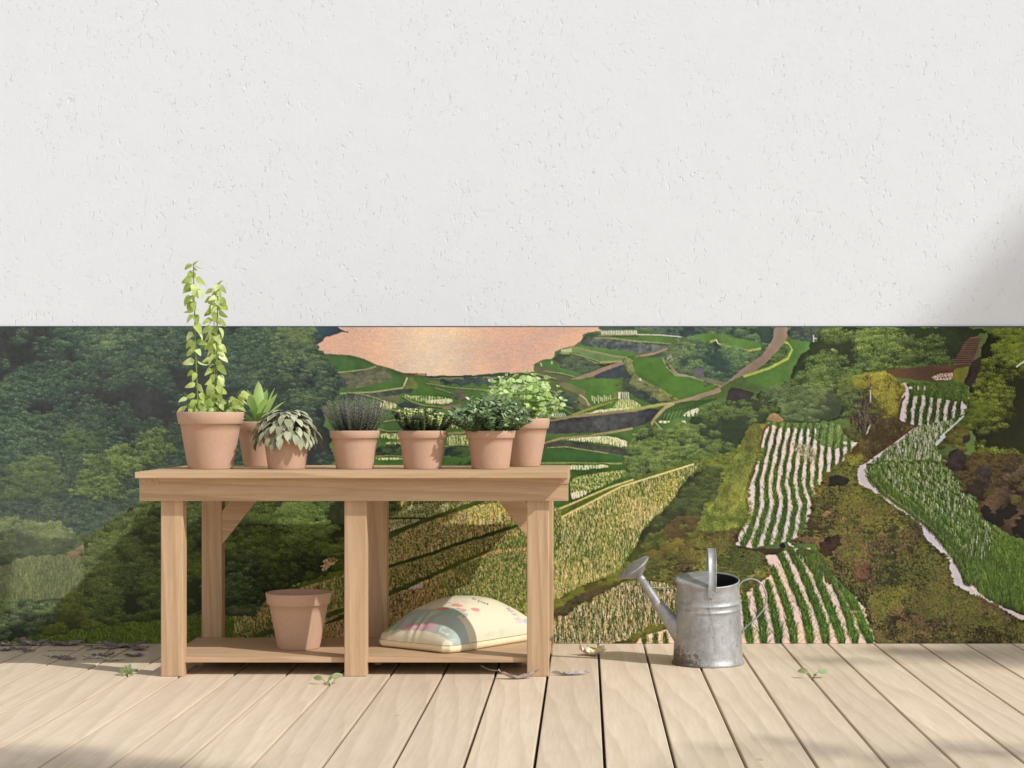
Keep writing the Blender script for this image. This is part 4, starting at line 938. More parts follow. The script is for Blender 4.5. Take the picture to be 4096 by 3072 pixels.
    gb = P.fill(L_('B', '300,1460 700,1400 1200,1330 1600,1290 2300,1215 2300,1560 250,1560'), (76, 98, 26), .12, 2, col2=(92, 114, 32))
    P.strokes(None, [(84, 108, 30), (100, 126, 40), (66, 88, 22)], 4200, (4, 8), None, m=gb)
    P.foliage(L_('B', '380,1400 600,1330 1100,1310 1180,1340 700,1400 420,1450'), (58, 70, 22), [(84, 98, 32), (108, 118, 44)], 6, 1.1, .25)
    # bank behind the table legs (frame K / I)
    P.foliage(L_('K', '-500,-300 2000,-900 2000,-20 1900,10 1700,140 1650,220 1450,340 1200,435 800,530 440,600 -500,700'), (40, 52, 24), [(58, 80, 30), (82, 110, 40), (112, 138, 58)], 11, 1.15, .34)
    P.foliage(L_('K', '420,-60 620,-100 640,300 600,420 440,470'), (44, 56, 20), [(76, 96, 28), (104, 128, 40)], 8, 1.1, .3, fillit=False)
    P.foliage(L_('K', '800,160 1000,60 1260,140 1260,330 1100,440 810,500'), (26, 38, 18), [(44, 70, 28), (68, 100, 42), (104, 132, 74)], 10, 1.2, .3, fillit=False, blade=True)
    P.foliage(L_('K', '1300,60 1450,-40 1640,-100 1860,-60 1900,0 1720,40 1640,180 1440,300 1300,260'), (26, 34, 14), [(42, 58, 22), (62, 84, 30), (84, 108, 40)], 7, 1.1, .4, fillit=False)
    P.foliage(L_('K', '1300,-260 2300,-300 2200,40 1900,10 1700,60 1500,20 1350,60'), (36, 48, 24), [(54, 76, 32), (78, 106, 44), (106, 136, 60)], 8, 1.1, .3, fillit=False)
    P.foliage(L_('K', '1150,-500 2400,-600 2400,-160 1900,-190 1500,-220 1200,-260'), (46, 60, 34), [(60, 88, 42), (84, 116, 54), (114, 144, 70)], 9, 1.2, .2, fillit=False)  # paler clumps: the lit upper part, put into the print's greens
    P.foliage(L_('K', '1500,260 1700,190 1940,40 1940,160 1700,240 1500,330'), (52, 70, 22), [(76, 104, 32), (98, 126, 44)], 7, 1.1, .25)
    pk = P.fill(L_('K', '1672,180 1700,120 1745,60 1850,20 1915,10 1925,35 1860,90 1800,160 1720,192'), (226, 178, 128), .12, 4)
    P.strokes(None, [(240, 206, 160), (206, 156, 108), (160, 120, 80)], 260, (1, 4), m=pk)
    P.foliage(L_('K', '1640,200 1680,90 1740,40 1860,0 1900,-20 1860,20 1770,70 1720,130 1700,200'), (30, 38, 14), [(46, 60, 22), (70, 90, 32)], 3, .8, .2, fillit=False)
    P.foliage(L_('K', '1730,205 1800,165 1880,95 1960,20 1960,90 1850,190'), (40, 54, 18), [(66, 90, 28), (96, 122, 40)], 3, .9, .2, fillit=False)
    P.foliage(L_('I', '-900,440 512,440 512,760 400,900 -900,900'), (46, 58, 28), [(66, 92, 36), (90, 122, 46), (120, 148, 62)], 11, 1.1, .34)
    P.foliage(L_('I', '-360,450 100,450 160,640 -100,760 -360,760'), (58, 82, 40), [(84, 120, 50), (112, 146, 64), (140, 168, 84)], 10, 1.2, .2, fillit=False)  # brighter clumps: sunlit tone put into the print's greens
    P.fill(L_('K', '1740,685 1930,590 1990,570 1990,620 1740,700'), (74, 96, 30), .1, 1)
    # strip under I between the bank and the field: repaint its rows and levees
    m2 = P.fill(L_('I', '512,770 640,695 850,610 1300,462 1400,452 1540,640 1080,780 800,882 512,970'), (128, 120, 60), .1, 1, col2=(150, 136, 74))
    P.strokes(None, [(206, 178, 120), (222, 194, 140), (186, 158, 100), (90, 110, 46), (74, 94, 38)], 5200, (4, 8), 3.3, m=m2)
    P.strokes(L_('I', '1130,500 1450,452 1470,560 1350,640 1150,660'), [(236, 208, 130), (240, 220, 160), (220, 186, 104), (108, 128, 52)], 900, (5, 11), 6)
    P.strokes(L_('I', '512,690 512,590 700,470 1230,455 820,590'), [(210, 202, 156), (92, 120, 50), (84, 110, 46), (190, 190, 136)], 2200, (3, 6), 3.6)
    P.line(L_('I', '480,592 700,588 830,592'), (70, 96, 40), 2)
    P.fill(L_('I', '380,760 512,702 820,588 1180,455 1310,450 850,608 640,692 512,762 380,840'), (84, 106, 44), .12, 1)
    P.fill(L_('I', '512,968 800,880 1080,780 1545,635 1570,660 1090,800 820,902 512,992'), (66, 88, 32), .12, 1)
    m3 = P.mask(L_('I', '512,995 820,905 1090,802 1570,662 1620,690 1100,940 1000,985 512,1215'), 1)
    P.fill(None, (92, 100, 42), .12, m=m3); P.strokes(None, [(200, 172, 110), (84, 104, 42), (64, 88, 34), (176, 150, 92)], 3400, (4, 7), 3.4, m=m3)
    P.fill(L_('J', '300,400 343,370 700,215 1220,-10 1290,-10 800,212 343,412 300,430'), (80, 100, 34), .12, 1.2, col2=(98, 116, 38))
    lo = fbm(CW, CH, 170 * KS, 777, 3); md = fbm(CW, CH, 30 * KS, 778, 4)
    P.img *= 1 + ((.26 * (lo - .5) + .30 * (md - .5)) * np.clip(1.6 - 1.9 * P.img.mean(2), .1, 1))[..., None]
    P.img *= np.array([1, 1, 1], np.float32) + ((md - .5) * .10)[..., None] * np.array([1, .2, -1], np.float32)
    hz = .27 * np.exp(-((X - 60) / 330) ** 2 - ((Y - 1190) / 150) ** 2) + .13 * np.exp(-((X - 300) / 420) ** 2 - ((Y - 800) / 260) ** 2) + .07 * np.exp(-((X - 1250) / 380) ** 2 - ((Y - 760) / 160) ** 2)
    hz = np.clip(hz, 0, .3)[..., None]
    P.img = P.img * (1 - hz) + np.array((136, 140, 132), np.float32) / 255 * hz  # veil of lit haze, mostly left, mixed into the print colours
    # a printed photograph is crisp: unsharp mask at two radii
    def box(a, r):
        for ax in (0, 1):
            n_ = a.shape[ax]; c_ = np.cumsum(np.concatenate([np.zeros_like(np.take(a, [0], ax)), a], ax), ax)
            hi = np.minimum(np.arange(n_) + r + 1, n_); lo_ = np.maximum(np.arange(n_) - r, 0)
            sh = [1] * a.ndim; sh[ax] = n_
            a = (np.take(c_, hi, ax) - np.take(c_, lo_, ax)) / (hi - lo_).reshape(sh)
        return a
    keep = lake[..., None] * .6
    d0 = P.img.mean(2, keepdims=True)
    bright = np.clip((d0 - .62) / .2, 0, 1)
    P.img += (.40 * (d0 - box(d0, 5)) + .45 * (box(d0, 2) - box(d0, 14))) * (1 - keep) * (1 - .95 * bright)
    # printed dark edge
    P.img[:4] = np.array((58, 62, 66)) / 255

paint_mural()
srgb = np.clip(P.img, 0.0, 1.0).reshape(CH // 2, 2, CW // 2, 2, 3).mean((1, 3)); U0 += .5 * ST; V0 += .5 * ST; ST *= 2; CW //= 2; CH //= 2
mx = np.maximum(srgb[..., 0], srgb[..., 2]); ex = np.maximum(srgb[..., 1] - mx, 0)          # printed greens are duller than paint straight from the tube
srgb[..., 1] -= .30 * ex; srgb[..., 0] += .06 * ex; srgb[..., 2] += .06 * ex
li = np.where(srgb <= .04045, srgb / 12.92, ((srgb + .055) / 1.055) ** 2.4) * MURAL_GAIN + MURAL_BASE
def grid_mesh(name, W, H, xyz, rgb, mat, parent=None):
    me = bpy.data.meshes.new(name)
    me.vertices.add(W * H); me.vertices.foreach_set('co', xyz.astype(np.float32).ravel())
    i = np.arange((H - 1) * (W - 1)); r_ = i // (W - 1); c_ = i % (W - 1); a = r_ * W + c_
    q = np.stack([a, a + W, a + W + 1, a + 1], 1)
    me.loops.add(q.size); me.loops.foreach_set('vertex_index', q.ravel().astype(np.int32))
    me.polygons.add(len(q)); me.polygons.foreach_set('loop_start', (np.arange(len(q)) * 4).astype(np.int32))
    me.update(calc_edges=True)
    at = me.color_attributes.new('print', 'FLOAT_COLOR', 'POINT')
    cc = np.concatenate([rgb.reshape(-1, 3), np.ones((W * H, 1))], 1).astype(np.float32)
    at.data.foreach_set('color', cc.ravel())
    me.materials.append(mat); me.validate()
    o = bpy.data.objects.new(name, me); COL.objects.link(o)
    if parent is not None: o.parent = parent
    return o
k = NT('mural_print')
at = k.attr('print')
fine = k.noise(k.coords((1, 1, 1)), 420, 2)
c = k.mix(1.0, at.outputs['Color'], k.ramp(fine, [(0.3, 0.93), (0.7, 1.07)]), 'MULTIPLY')
M['print'] = k.done(c, 0.75, 0.25)
k = NT('mural_edge'); M['mural_edge'] = k.done((0.10, 0.10, 0.11), 0.7, 0.2)
YM = YW - 0.006
gy, gx = np.mgrid[0:CH, 0:CW]
px = ((gx * ST + U0) * 1.85172 - VX) * YM / F; pz = HC - ((gy * ST + V0) * 1.85172 - VY) * YM / F
pz = np.maximum(pz, 0.001)
mural = empty('wall_mural', (0, YM, 0))
tag(mural, 'wide printed mural of green rice terraces and a sunset lake covering the lower wall', 'mural')
xyz = np.stack([px, np.zeros_like(px), pz], -1)
grid_mesh('printed_picture', CW, CH, xyz, li, M['print'], mural)
x0, x1, zt = float(px.min()), float(px.max()), float(pz.max())
mb = MB(); vv, ff = box_vf(x0, x1, 0.0015, 0.0055, 0.001, zt); mb.add(vv, ff)
mb.build('backing', M['mural_edge'], mural, smooth=False)
del xyz, px, pz, gx, gy
# ---------------------------------------------------------------- the potting table
TL = (0.66, 0.462, 0.286); TD = (0.31, 0.185, 0.10)
for ax, nm in ((0, 'x'), (1, 'y'), (2, 'z')):
    M['pine_' + nm] = wood('pine_grain_' + nm, ax, TL, TD, 1.0)
D0 = 6.403                                        # front of the legs
XL, XR = -1.6253, -0.0608                         # ends of the top
TOPZ, TT = 0.752, 0.0226
tb = empty('potting_table', ((XL + XR) / 2, D0, 0.0))
tag(tb, 'pale pine potting table with lower shelf and diagonal corner braces standing on the deck', 'table')
OX, OY = tb.location.x, tb.location.y
def tpart(name, x0, x1, y0, y1, z0, z1, mat, r=0.5, b=0.003):
    mb = MB(); rbox(mb, x0 - OX, x1 - OX, y0 - OY, y1 - OY, z0, z1, b, r)
    return mb.build(name, M[mat], tb, smooth=False)
YF, YB = 6.317, 7.178
mb = MB(); nb = 5; bw = (YB - YF) / nb
for i in range(nb):
    rbox(mb, XL - OX, XR - OX, YF - OY + i * bw + (0.0008 if i else 0), YF - OY + (i + 1) * bw - 0.0008, TOPZ - TT, TOPZ, 0.002, [0.75, 0.35, 0.6, 0.2, 0.5][i])
mb.build('tabletop', M['pine_x'], tb, smooth=False)
AZ0, AZ1 = 0.6441, TOPZ - TT - 0.0005
AY = 6.381
tpart('front_apron', XL, XR, AY, D0 - 0.001, AZ0, AZ1, 'pine_x', 0.15, 0.0015)
tpart('back_apron', XL + 0.02, XR - 0.02, 7.075, 7.100, AZ0 + 0.01, AZ1, 'pine_x', 0.3)
LX = [(-1.5526, -1.4712), (-0.8810, -0.8000), (-0.2124, -0.1317)]
YL0, YL1 = D0, D0 + 0.0645
YK0 = 7.005; YK1 = YK0 + 0.068
for i, (a, b_) in enumerate(LX):
    tpart('leg', a, b_, YL0, YL1, 0.0, AZ1 - 0.001, 'pine_z', [0.55, 0.75, 0.4][i], 0.0045)
LB_ = [(-1.535, -1.454), (-0.874, -0.793), (-0.208, -0.127)]
for i, (a, b_) in enumerate(LB_):
    tpart('leg', a, b_, YK0, YK1, 0.0, AZ1 - 0.001, 'pine_z', [0.2, 0.3, 0.5][i], 0.0045)
# battens that close the two ends under the top, let into the apron
for s_, (a, b_) in enumerate(((XL - 0.0005, XL + 0.0700), (XR - 0.032, XR + 0.0005))):
    mb = MB(); rbox(mb, a - OX, b_ - OX, AY - 0.003 - OY, 7.10 - OY, AZ1 - 0.0225, AZ1 + 0.0002, 0.0012, 0.3 if s_ == 0 else 0.8)
    mb.build('batten', M['pine_y'], tb, smooth=False)
# lower shelf
SZ1, SZ0 = 0.067, 0.0475
mb = MB()
ys = [6.436, 6.555, 6.68, 6.80, 6.925, YK0 - 0.001]
for i in range(5):
    rbox(mb, LX[0][0] + 0.001 - OX, LX[2][1] - 0.001 - OX, ys[i] - OY + (0.0006 if i else 0), ys[i + 1] - OY - 0.0006, SZ0, SZ1, 0.0015, [0.6, 0.3, 0.5, 0.25, 0.45][i])
mb.build('shelf', M['pine_x'], tb, smooth=False)
# shelf bearers under the boards
for a in (-1.470, -0.798, -0.2405):
    tpart('bearer', a, a + 0.026, 6.620, 7.004, 0.012, SZ0 - 0.0005, 'pine_y', 0.2, 0.002)
# braces: 45 degree boards with ends cut square to the leg and the apron
def brace(xa, sgn, y0):
    z_t = AZ1 - 0.004
    p = [(0, 0.441), (0, 0.5726), (0.122, z_t), (0.228, z_t)]
    vs = []
    for yy in (y0, y0 + 0.024):
        vs += [(xa + sgn * q - OX, yy - OY, z) for q, z in p]
    f = [(0, 1, 2, 3), (7, 6, 5, 4), (0, 4, 5, 1), (1, 5, 6, 2), (2, 6, 7, 3), (3, 7, 4, 0)]
    if sgn > 0: f = [tuple(reversed(q)) for q in f]
    mb = MB(); mb.add(vs, f, 0.12)
    o = mb.build('brace', M['pine_x'], tb, smooth=False)
    return o
brace(LB_[0][1] + 0.0005, 1, 7.008)
brace(LB_[2][0] - 0.0005, -1, 7.008)
# ---------------------------------------------------------------- terracotta pots and what grows in them
k = NT('terracotta')
v = k.coords((1, 1, 1), attr=(3.3, 5.1, 2.7))
n1 = k.noise(v, 7, 4); n2 = k.noise(v, 90, 3, 0.7)
c = k.ramp(n1, [(0.25, (0.50, 0.318, 0.218)), (0.55, (0.525, 0.342, 0.240)), (0.8, (0.55, 0.365, 0.262))])
c = k.mix(1.0, c, k.ramp(n2, [(0.3, 0.95), (0.7, 1.04)]), 'MULTIPLY')
k.bump(n2, 0.06, 0.002)
M['terracotta'] = k.done(c, 0.78, 0.25)
k = NT('potting_soil'); v = k.coords((1, 1, 1)); n1 = k.noise(v, 70, 5, 0.7)
k.bump(n1, 0.9, 0.01); M['soil'] = k.done(k.ramp(n1, [(0.3, (0.018, 0.013, 0.009)), (0.7, (0.075, 0.055, 0.038))]), 0.95, 0.1)
M['stem_green'] = leafmat('stem_green', [lin(96, 118, 48), lin(126, 146, 70)], 0.5, 0.0)
M['stem_brown'] = leafmat('stem_brown', [lin(70, 60, 44), lin(96, 84, 58)], 0.7, 0.0)

def pot_mesh(rb, rr_, h, rh, r=0.5):
    """lathed flower pot: tapered body, overhanging rim, hollow inside with a floor"""
    t = 0.007 + rr_ * 0.03
    zr = h - rh
    tap = (rr_ - rb) / h
    body_top = rr_ - tap * rh - 0.0055                # body just under the rim
    slope = (body_top - rb) / zr
    prof = [(0.0, 0.0), (rb - 0.004, 0.0), (rb - 0.001, 0.0012), (rb, 0.004)]
    for q in range(1, 7): prof.append((rb + slope * zr * q / 6.0 + 0.0002, 0.004 + (zr - 0.0055) * q / 6.0))
    ro = rr_ - tap * rh * 0.85
    prof += [(ro - 0.0012, zr - 0.0005), (ro, zr + 0.0012)]
    prof += [(rr_ - 0.0008, h - 0.003), (rr_ - 0.0022, h - 0.0006), (rr_ - 0.0042, h), (rr_ - t + 0.001, h - 0.0003), (rr_ - t - 0.0015, h - 0.003)]
    prof += [(ro - t - 0.006, zr), (rb - t + slope * zr * 0.4, zr * 0.4), (rb - t, 0.012), (0.0, 0.012)]
    mb = MB(); lathe(mb, prof, 72, r)
    return mb

def soil_mesh(R, z, rng):
    mb = MB(); vs = [(0, 0, z)]; n = 28; rings = 5
    for q in range(1, rings + 1):
        for i in range(n):
            a = 2 * math.pi * i / n; rad = R * q / rings
            vs.append((rad * math.cos(a), rad * math.sin(a), z + (rng.uniform(-.004, .004) if q < rings else -0.004)))
    fs = [(0, 1 + i, 1 + (i + 1) % n) for i in range(n)]
    for q in range(rings - 1):
        for i in range(n):
            j = (i + 1) % n; a = 1 + q * n; b_ = a + n
            fs.append((a + i, b_ + i, b_ + j, a + j))
    mb.add(vs, fs); return mb

def pot_thing(name, px, d, z, rb, rr_, h, rh, label, group=None, soil=True, seed=1, cat='potted plant', rz=0.0):
    o = empty(name, (wx(px, d), d, z), rz)
    tag(o, label, cat, group)
    p = pot_mesh(rb, rr_, h, rh, seed * 0.37 % 1.0).build('pot', M['terracotta'], o)
    if soil:
        t = 0.007 + rr_ * 0.03
        soil_mesh(rr_ - t - 0.0022, h - 0.016, random.Random(seed)).build('soil', M['soil'], o)
    return o

GRP = 'potted plants on the table'
U = lambda a, e: Vector((math.cos(e) * math.cos(a), math.cos(e) * math.sin(a), math.sin(e)))

# --- climbing vine in the large left pot
h1 = 0.217
vine = pot_thing('potted_vine', 842, 6.69, TOPZ, 0.0845, 0.128, h1, 0.0447, 'tall yellow-green climbing vine in the large terracotta pot at the left end of the table', GRP, seed=3)
M['vine_leaf'] = leafmat('vine_leaf', [lin(150, 172, 84), lin(184, 204, 104), lin(206, 222, 132), lin(224, 234, 170)], 0.42, 0.4, 0.5)
rg = random.Random(21)
st = MB(); lf = MB()
def px2loc(px, py, d, o):
    return Vector((wx(px, d) - o.location.x, d - o.location.y, wz(py, d) - o.location.z))
def stem_line(pts):
    out = []
    for a, b_ in zip(pts[:-1], pts[1:]):
        for q in range(8): out.append(Vector(a).lerp(Vector(b_), q / 8))
    out.append(Vector(pts[-1])); return out
S1 = stem_line([px2loc(x, y, 6.66 + dy, vine) for x, y, dy in ((794, 1665, 0), (790, 1580, .01), (782, 1400, -.01), (779, 1260, .0), (776, 1160, .01), (774, 1062, 0))])
S2 = stem_line([px2loc(x, y, 6.70 + dy, vine) for x, y, dy in ((856, 1665, 0), (858, 1560, .01), (857, 1400, 0), (856, 1280, .01), (858, 1160, 0))])
S3 = stem_line([px2loc(x, y, 6.69 + dy, vine) for x, y, dy in ((864, 1665, 0), (865, 1540, -.01), (868, 1380, 0), (870, 1240, .01), (873, 1140, 0))])
for s_, ra in ((S1, .0032), (S2, .0022), (S3, .0032)): tube(st, s_, [ra * (1 - .45 * i / len(s_)) for i in range(len(s_))], 7)
def hang_leaf(p, a, L, W, out=.5, up=.25, droop=1.9, r=None):
    """petiole out sideways, the blade hanging from it with its face turned to the open side"""
    sd = Vector((math.cos(a), math.sin(a) * .8, 0))
    q = p + sd * (.004 + .007 * out) + Vector((0, 0, .006 * up))
    tube(st, [p, p + sd * .006 + Vector((0, 0, .005)), q], .0009, 5, cap=False)
    d = Vector((sd.x * out * .9, sd.y * out * .5 - .12, -.55 + up * .9))
    nv = Vector((rg.uniform(-.75, .75) + sd.x * .25, -1, rg.uniform(-.1, .8)))
    if rg.random() < .16: nv = Vector((rg.choice((-1, 1)), -.3, .3))
    leaf(lf, q, d, nv, L, W, droop * .5, rg.uniform(.05, .3), 'heart', 7, rg.random() if r is None else r)
for s_, step, LL in ((S1, 2, 1.0), (S2, 2, .95), (S3, 2, 1.05)):
    for i in range(2, len(s_), step):
        a0 = rg.uniform(0, 6.28)
        for kx in range(rg.choice((2, 2, 2, 3))):
            a = a0 + kx * 2.4 + rg.uniform(-.4, .4)
            L = rg.uniform(.038, .053) * LL * (.8 if i > len(s_) - 4 else 1)
            hang_leaf(s_[i], a, L, L * rg.uniform(.55, .72), rg.uniform(.4, .8), rg.uniform(-.1, .5), rg.uniform(1.2, 2.4))
for s_ in (S1, S2, S3):
    leaf(lf, s_[-1], (.5, -.2, .6), (0, 0, 1), .03, .018, .5, .25, 'heart', 6, .4)
    leaf(lf, s_[-1], (-.4, -.3, .3), (0, 0, 1), .026, .014, 1.0, .25, 'heart', 6, .8)
for i in range(40):                                  # bushy foot of the vine
    a = rg.uniform(0, 6.28); rad = rg.uniform(.0, .075)
    bx = rg.choice((-.055, .035, .06)); p = Vector((bx + math.cos(a) * rad * .5, math.sin(a) * rad * .8, h1 - .01 + rg.uniform(.0, .062)))
    tube(st, [Vector((bx, 0, h1 - .016)), (Vector((bx, 0, h1 - .016)) + p) / 2 + Vector((0, 0, .012)), p], .0011, 5, cap=False)
    hang_leaf(p, a, rg.uniform(.03, .046), rg.uniform(.018, .026), .8, rg.uniform(0, .6), rg.uniform(.9, 2.0))
for q in range(9):                                   # side shoot leaning right
    p = Vector((.062 + q * .0062, -.02, h1 + .006 + q * .0085)); hang_leaf(p, rg.uniform(-1.2, 1.2), .038, .021, .7, .4, 1.3)
st.build('stem', M['stem_green'], vine); lf.build('foliage', M['vine_leaf'], vine)

# --- broad-leaved succulent behind it
suc = pot_thing('potted_succulent', 1036, 7.0, TOPZ, 0.0605, 0.095, 0.180, 0.036, 'succulent with broad pointed green leaves in the terracotta pot half hidden behind the vine pot', GRP, seed=5)
M['agave'] = leafmat('succulent_leaf', [lin(112, 146, 60), lin(172, 202, 112), lin(206, 228, 160)], 0.4, 0.22, 0.45, 12)
lf = MB(); hs_ = 0.165
def blade(a, e, L, W, droop, fold, r):
    d = U(a, e)
    leaf(lf, Vector((math.cos(a) * .010, math.sin(a) * .010, hs_)), d, U(a + math.pi, math.pi / 2 - e), L, W * 1.25, droop, fold, 'lance', 10, r)
for a, e, L, W, dr, fo, r in ((-1.5, 1.50, .176, .042, -.03, .38, .75), (.15, 1.24, .160, .042, .02, .35, .7), (-.5, 1.02, .15, .034, .05, .35, .62), (-2.3, 1.26, .150, .044, .04, .3, .5), (2.9, 1.18, .148, .036, .0, .32, .85),
                              (-2.75, .74, .135, .046, .5, .3, .15), (3.1, .5, .15, .03, .95, .35, .35), (-1.2, .75, .10, .04, .5, .3, .3), (.5, .85, .14, .036, .2, .35, .6), (1.8, 1.1, .14, .04, .1, .3, .5), (2.3, 1.2, .14, .038, .1, .3, .6), (-.9, 1.2, .12, .04, .1, .35, .55), (1.1, 1.3, .15, .04, .05, .3, .5)):
    blade(a, e, L, W, dr, fo, r)
lf.build('foliage', M['agave'], suc)

# --- sage
sage = pot_thing('potted_sage', 1147, 6.675, TOPZ, 0.0706, 0.0968, 0.1466, 0.0286, 'grey-green sage with drooping oval leaves spilling over its terracotta pot', GRP, seed=7)
M['sage'] = leafmat('sage_leaf', [lin(128, 130, 104), lin(152, 156, 126), lin(176, 178, 150), lin(190, 192, 166)], 0.65, 0.12, 0.2)
rg = random.Random(33)
lf = MB(); st = MB()
for i in range(230):
    a = 2 * math.pi * ((i * .618) % 1) + rg.uniform(-.25, .25)
    t = (i + .5) / 230
    ph = .12 + 1.55 * t ** .8                       # from the crown down to the skirt
    R = .108 * rg.uniform(.82, 1.08)
    c0 = Vector((math.sin(ph) * math.cos(a) * R, math.sin(ph) * math.sin(a) * R, .120 + math.cos(ph) * .105 * rg.uniform(.9, 1.05)))
    d = Vector((math.cos(a) * math.cos(ph * .62), math.sin(a) * math.cos(ph * .62), -math.sin(ph * .62) * 1.1 + .25))
    L = rg.uniform(.042, .056); W = L * rg.uniform(.46, .56)
    n_ = Vector((math.cos(a) * .8, math.sin(a) * .8, .75))
    leaf(lf, c0, d, n_, L, W, rg.uniform(.5, 1.1), rg.uniform(.02, .18), 'ovate', 7, rg.random())
    if i % 4 == 0:
        b0 = Vector((math.cos(a) * .02, math.sin(a) * .02, .128)); tube(st, [b0, (b0 + c0) / 2 + Vector((0, 0, .03)), c0], .0012, 5, cap=False)
st.build('stem', M['stem_brown'], sage); lf.build('foliage', M['sage'], sage)

# --- lavender
lav = pot_thing('potted_lavender', 1418.7, 6.675, TOPZ, 0.0706, 0.0968, 0.1466, 0.0286, 'dark grey lavender with many fine spiky upright stems fanning from its terracotta pot', GRP, seed=9)
M['lavender'] = leafmat('lavender_needle', [lin(84, 94, 74), lin(126, 134, 114), lin(160, 162, 150), lin(178, 172, 172)], 0.7, 0.1, 0.2)
M['lav_stem'] = leafmat('lavender_stem', [lin(54, 50, 40), lin(80, 76, 66)], 0.7, 0.0)
rg = random.Random(5)
lf = MB(); st = MB()
for i in range(210):
    a = rg.uniform(0, 6.283); sp = math.sqrt(rg.random())
    b0 = Vector((math.cos(a) * .062 * sp, math.sin(a) * .062 * sp, .128))
    H = rg.uniform(.105, .162) * (1.0 - .22 * sp ** 2) * (1.12 if rg.random() < .12 else 1)
    tip = Vector((math.cos(a) * .150 * sp * rg.uniform(.8, 1.05), math.sin(a) * .13 * sp, .130 + H))
    mid = (b0 + tip) / 2 + Vector((math.cos(a) * .012 * sp, math.sin(a) * .012 * sp, -.006))
    pts = bez(b0, b0.lerp(mid, .7), mid.lerp(tip, .4), tip, 10)
    tube(st, pts, [.0011 * (1 - .6 * q / 10) for q in range(11)], 4, rg.random(), cap=False)
    nn = 34
    for q in range(nn):
        t = .05 + .95 * q / nn; x = t * 10; i0 = min(9, int(x)); p = pts[i0].lerp(pts[i0 + 1], x - i0); ax = (pts[i0 + 1] - pts[i0]).normalized()
        pa = q * 2.4 + rg.random()
        o1 = ax.orthogonal().normalized(); o2 = ax.cross(o1)
        for s_ in (0, math.pi):
            dd = (o1 * math.cos(pa + s_) + o2 * math.sin(pa + s_)) * .85 + ax * .6
            L = rg.uniform(.008, .0145) * (1 - .4 * t)
            sd = dd.cross(ax).normalized() * .0012
            rv = min(1, max(0, t * .85 + rg.uniform(-.2, .3)))
            lf.add([p - sd, p + sd, p + dd.normalized() * L], [(0, 1, 2)], rv)
st.build('stem', M['lav_stem'], lav); lf.build('foliage', M['lavender'], lav, smooth=False)

# --- variegated thyme
thy = pot_thing('potted_thyme', 1690, 6.675, TOPZ, 0.0706, 0.0962, 0.1466, 0.0286, 'low dark thyme with pale yellow-green leaf tips in a terracotta pot near the table centre', GRP, seed=11)
M['thyme'] = leafmat('thyme_leaf', [lin(56, 70, 46), lin(80, 98, 62), lin(106, 122, 80), lin(188, 202, 122), lin(222, 230, 164)], 0.5, 0.15, 0.35)
rg = random.Random(8)
lf = MB(); st = MB()
for i in range(105):
    a = rg.uniform(0, 6.283); sp = math.sqrt(rg.random())
    b0 = Vector((math.cos(a) * .06 * sp, math.sin(a) * .06 * sp, .128))
    H = rg.uniform(.075, .118) * (1 - .35 * sp ** 2)
    tip = b0 + Vector((math.cos(a) * .062 * sp + rg.uniform(-.012, .012), math.sin(a) * .055 * sp, H))
    pts = bez(b0, b0 + Vector((math.cos(a) * .02 * sp, math.sin(a) * .02 * sp, H * .3)), tip - Vector((0, 0, H * .3)), tip, 6)
    tube(st, pts, .0011, 4, rg.random(), cap=False)
    light = rg.random() < .42
    for q in range(17):
        t = .12 + .9 * q / 17; x = min(5.999, t * 6); i0 = int(x); p = pts[i0].lerp(pts[min(6, i0 + 1)], x - i0)
        for s_ in range(3):
            pa = q * 1.1 + s_ * 2.09 + rg.random() * .5
            e = .2 + .9 * max(0, t - .6)
            rv = rg.uniform(.0, .5) if not (light and t > .55) else rg.uniform(.68, 1)
            leaf(lf, p, U(pa, e), (rg.uniform(-.3, .3), -.6, 1), rg.uniform(.009, .0135), rg.uniform(.007, .0098), .4, .2, 'round', 3, rv)
st.build('stem', M['stem_brown'], thy); lf.build('foliage', M['thyme'], thy)

# --- dark leafy shrub
shr = pot_thing('potted_shrub', 1962, 6.675, TOPZ, 0.0715, 0.0962, 0.1466, 0.0286, 'bushy dark green shrub with small glossy leaves, potted in front of the pale herb', GRP, seed=13)
M['shrub'] = leafmat('shrub_leaf', [lin(74, 96, 60), lin(98, 124, 78), lin(122, 148, 98), lin(152, 172, 126)], 0.33, 0.1, 0.55)
rg = random.Random(15)
lf = MB(); st = MB()
for i in range(150):
    a = rg.uniform(0, 6.283); sp = math.sqrt(rg.random())
    b0 = Vector((math.cos(a) * .05 * sp, math.sin(a) * .05 * sp, .126))
    H = rg.uniform(.085, .155) * (1 - .5 * sp ** 2)
    if i in (3, 4): H = .15; a = 2.6; sp = .55
    reach = .112
    tip = b0 + Vector((math.cos(a) * reach * sp, math.sin(a) * reach * sp, H))
    pts = bez(b0, b0 + Vector((math.cos(a) * .035 * sp, math.sin(a) * .035 * sp, H * .3)), tip - Vector((math.cos(a) * .01, math.sin(a) * .01, H * .3)), tip, 7)
    tube(st, pts, [.0016 * (1 - .6 * q / 7) for q in range(8)], 5, rg.random(), cap=False)
    for q in range(11):
        t = .22 + .78 * q / 10; x = min(6.999, t * 7); i0 = int(x); p = pts[i0].lerp(pts[i0 + 1], x - i0)
        for s_ in (0, math.pi):
            pa = q * 1.57 + s_ + rg.uniform(-.4, .4)
            leaf(lf, p, U(pa, rg.uniform(.1, .8) + (.4 if q == 10 else 0)), (rg.uniform(-.5, .5), rg.uniform(-1.2, .2), 1), rg.uniform(.017, .026), rg.uniform(.010, .014), rg.uniform(.0, .8), rg.uniform(.15, .45), 'ovate', 4, rg.random())
st.build('stem', M['stem_brown'], shr); lf.build('foliage', M['shrub'], shr)

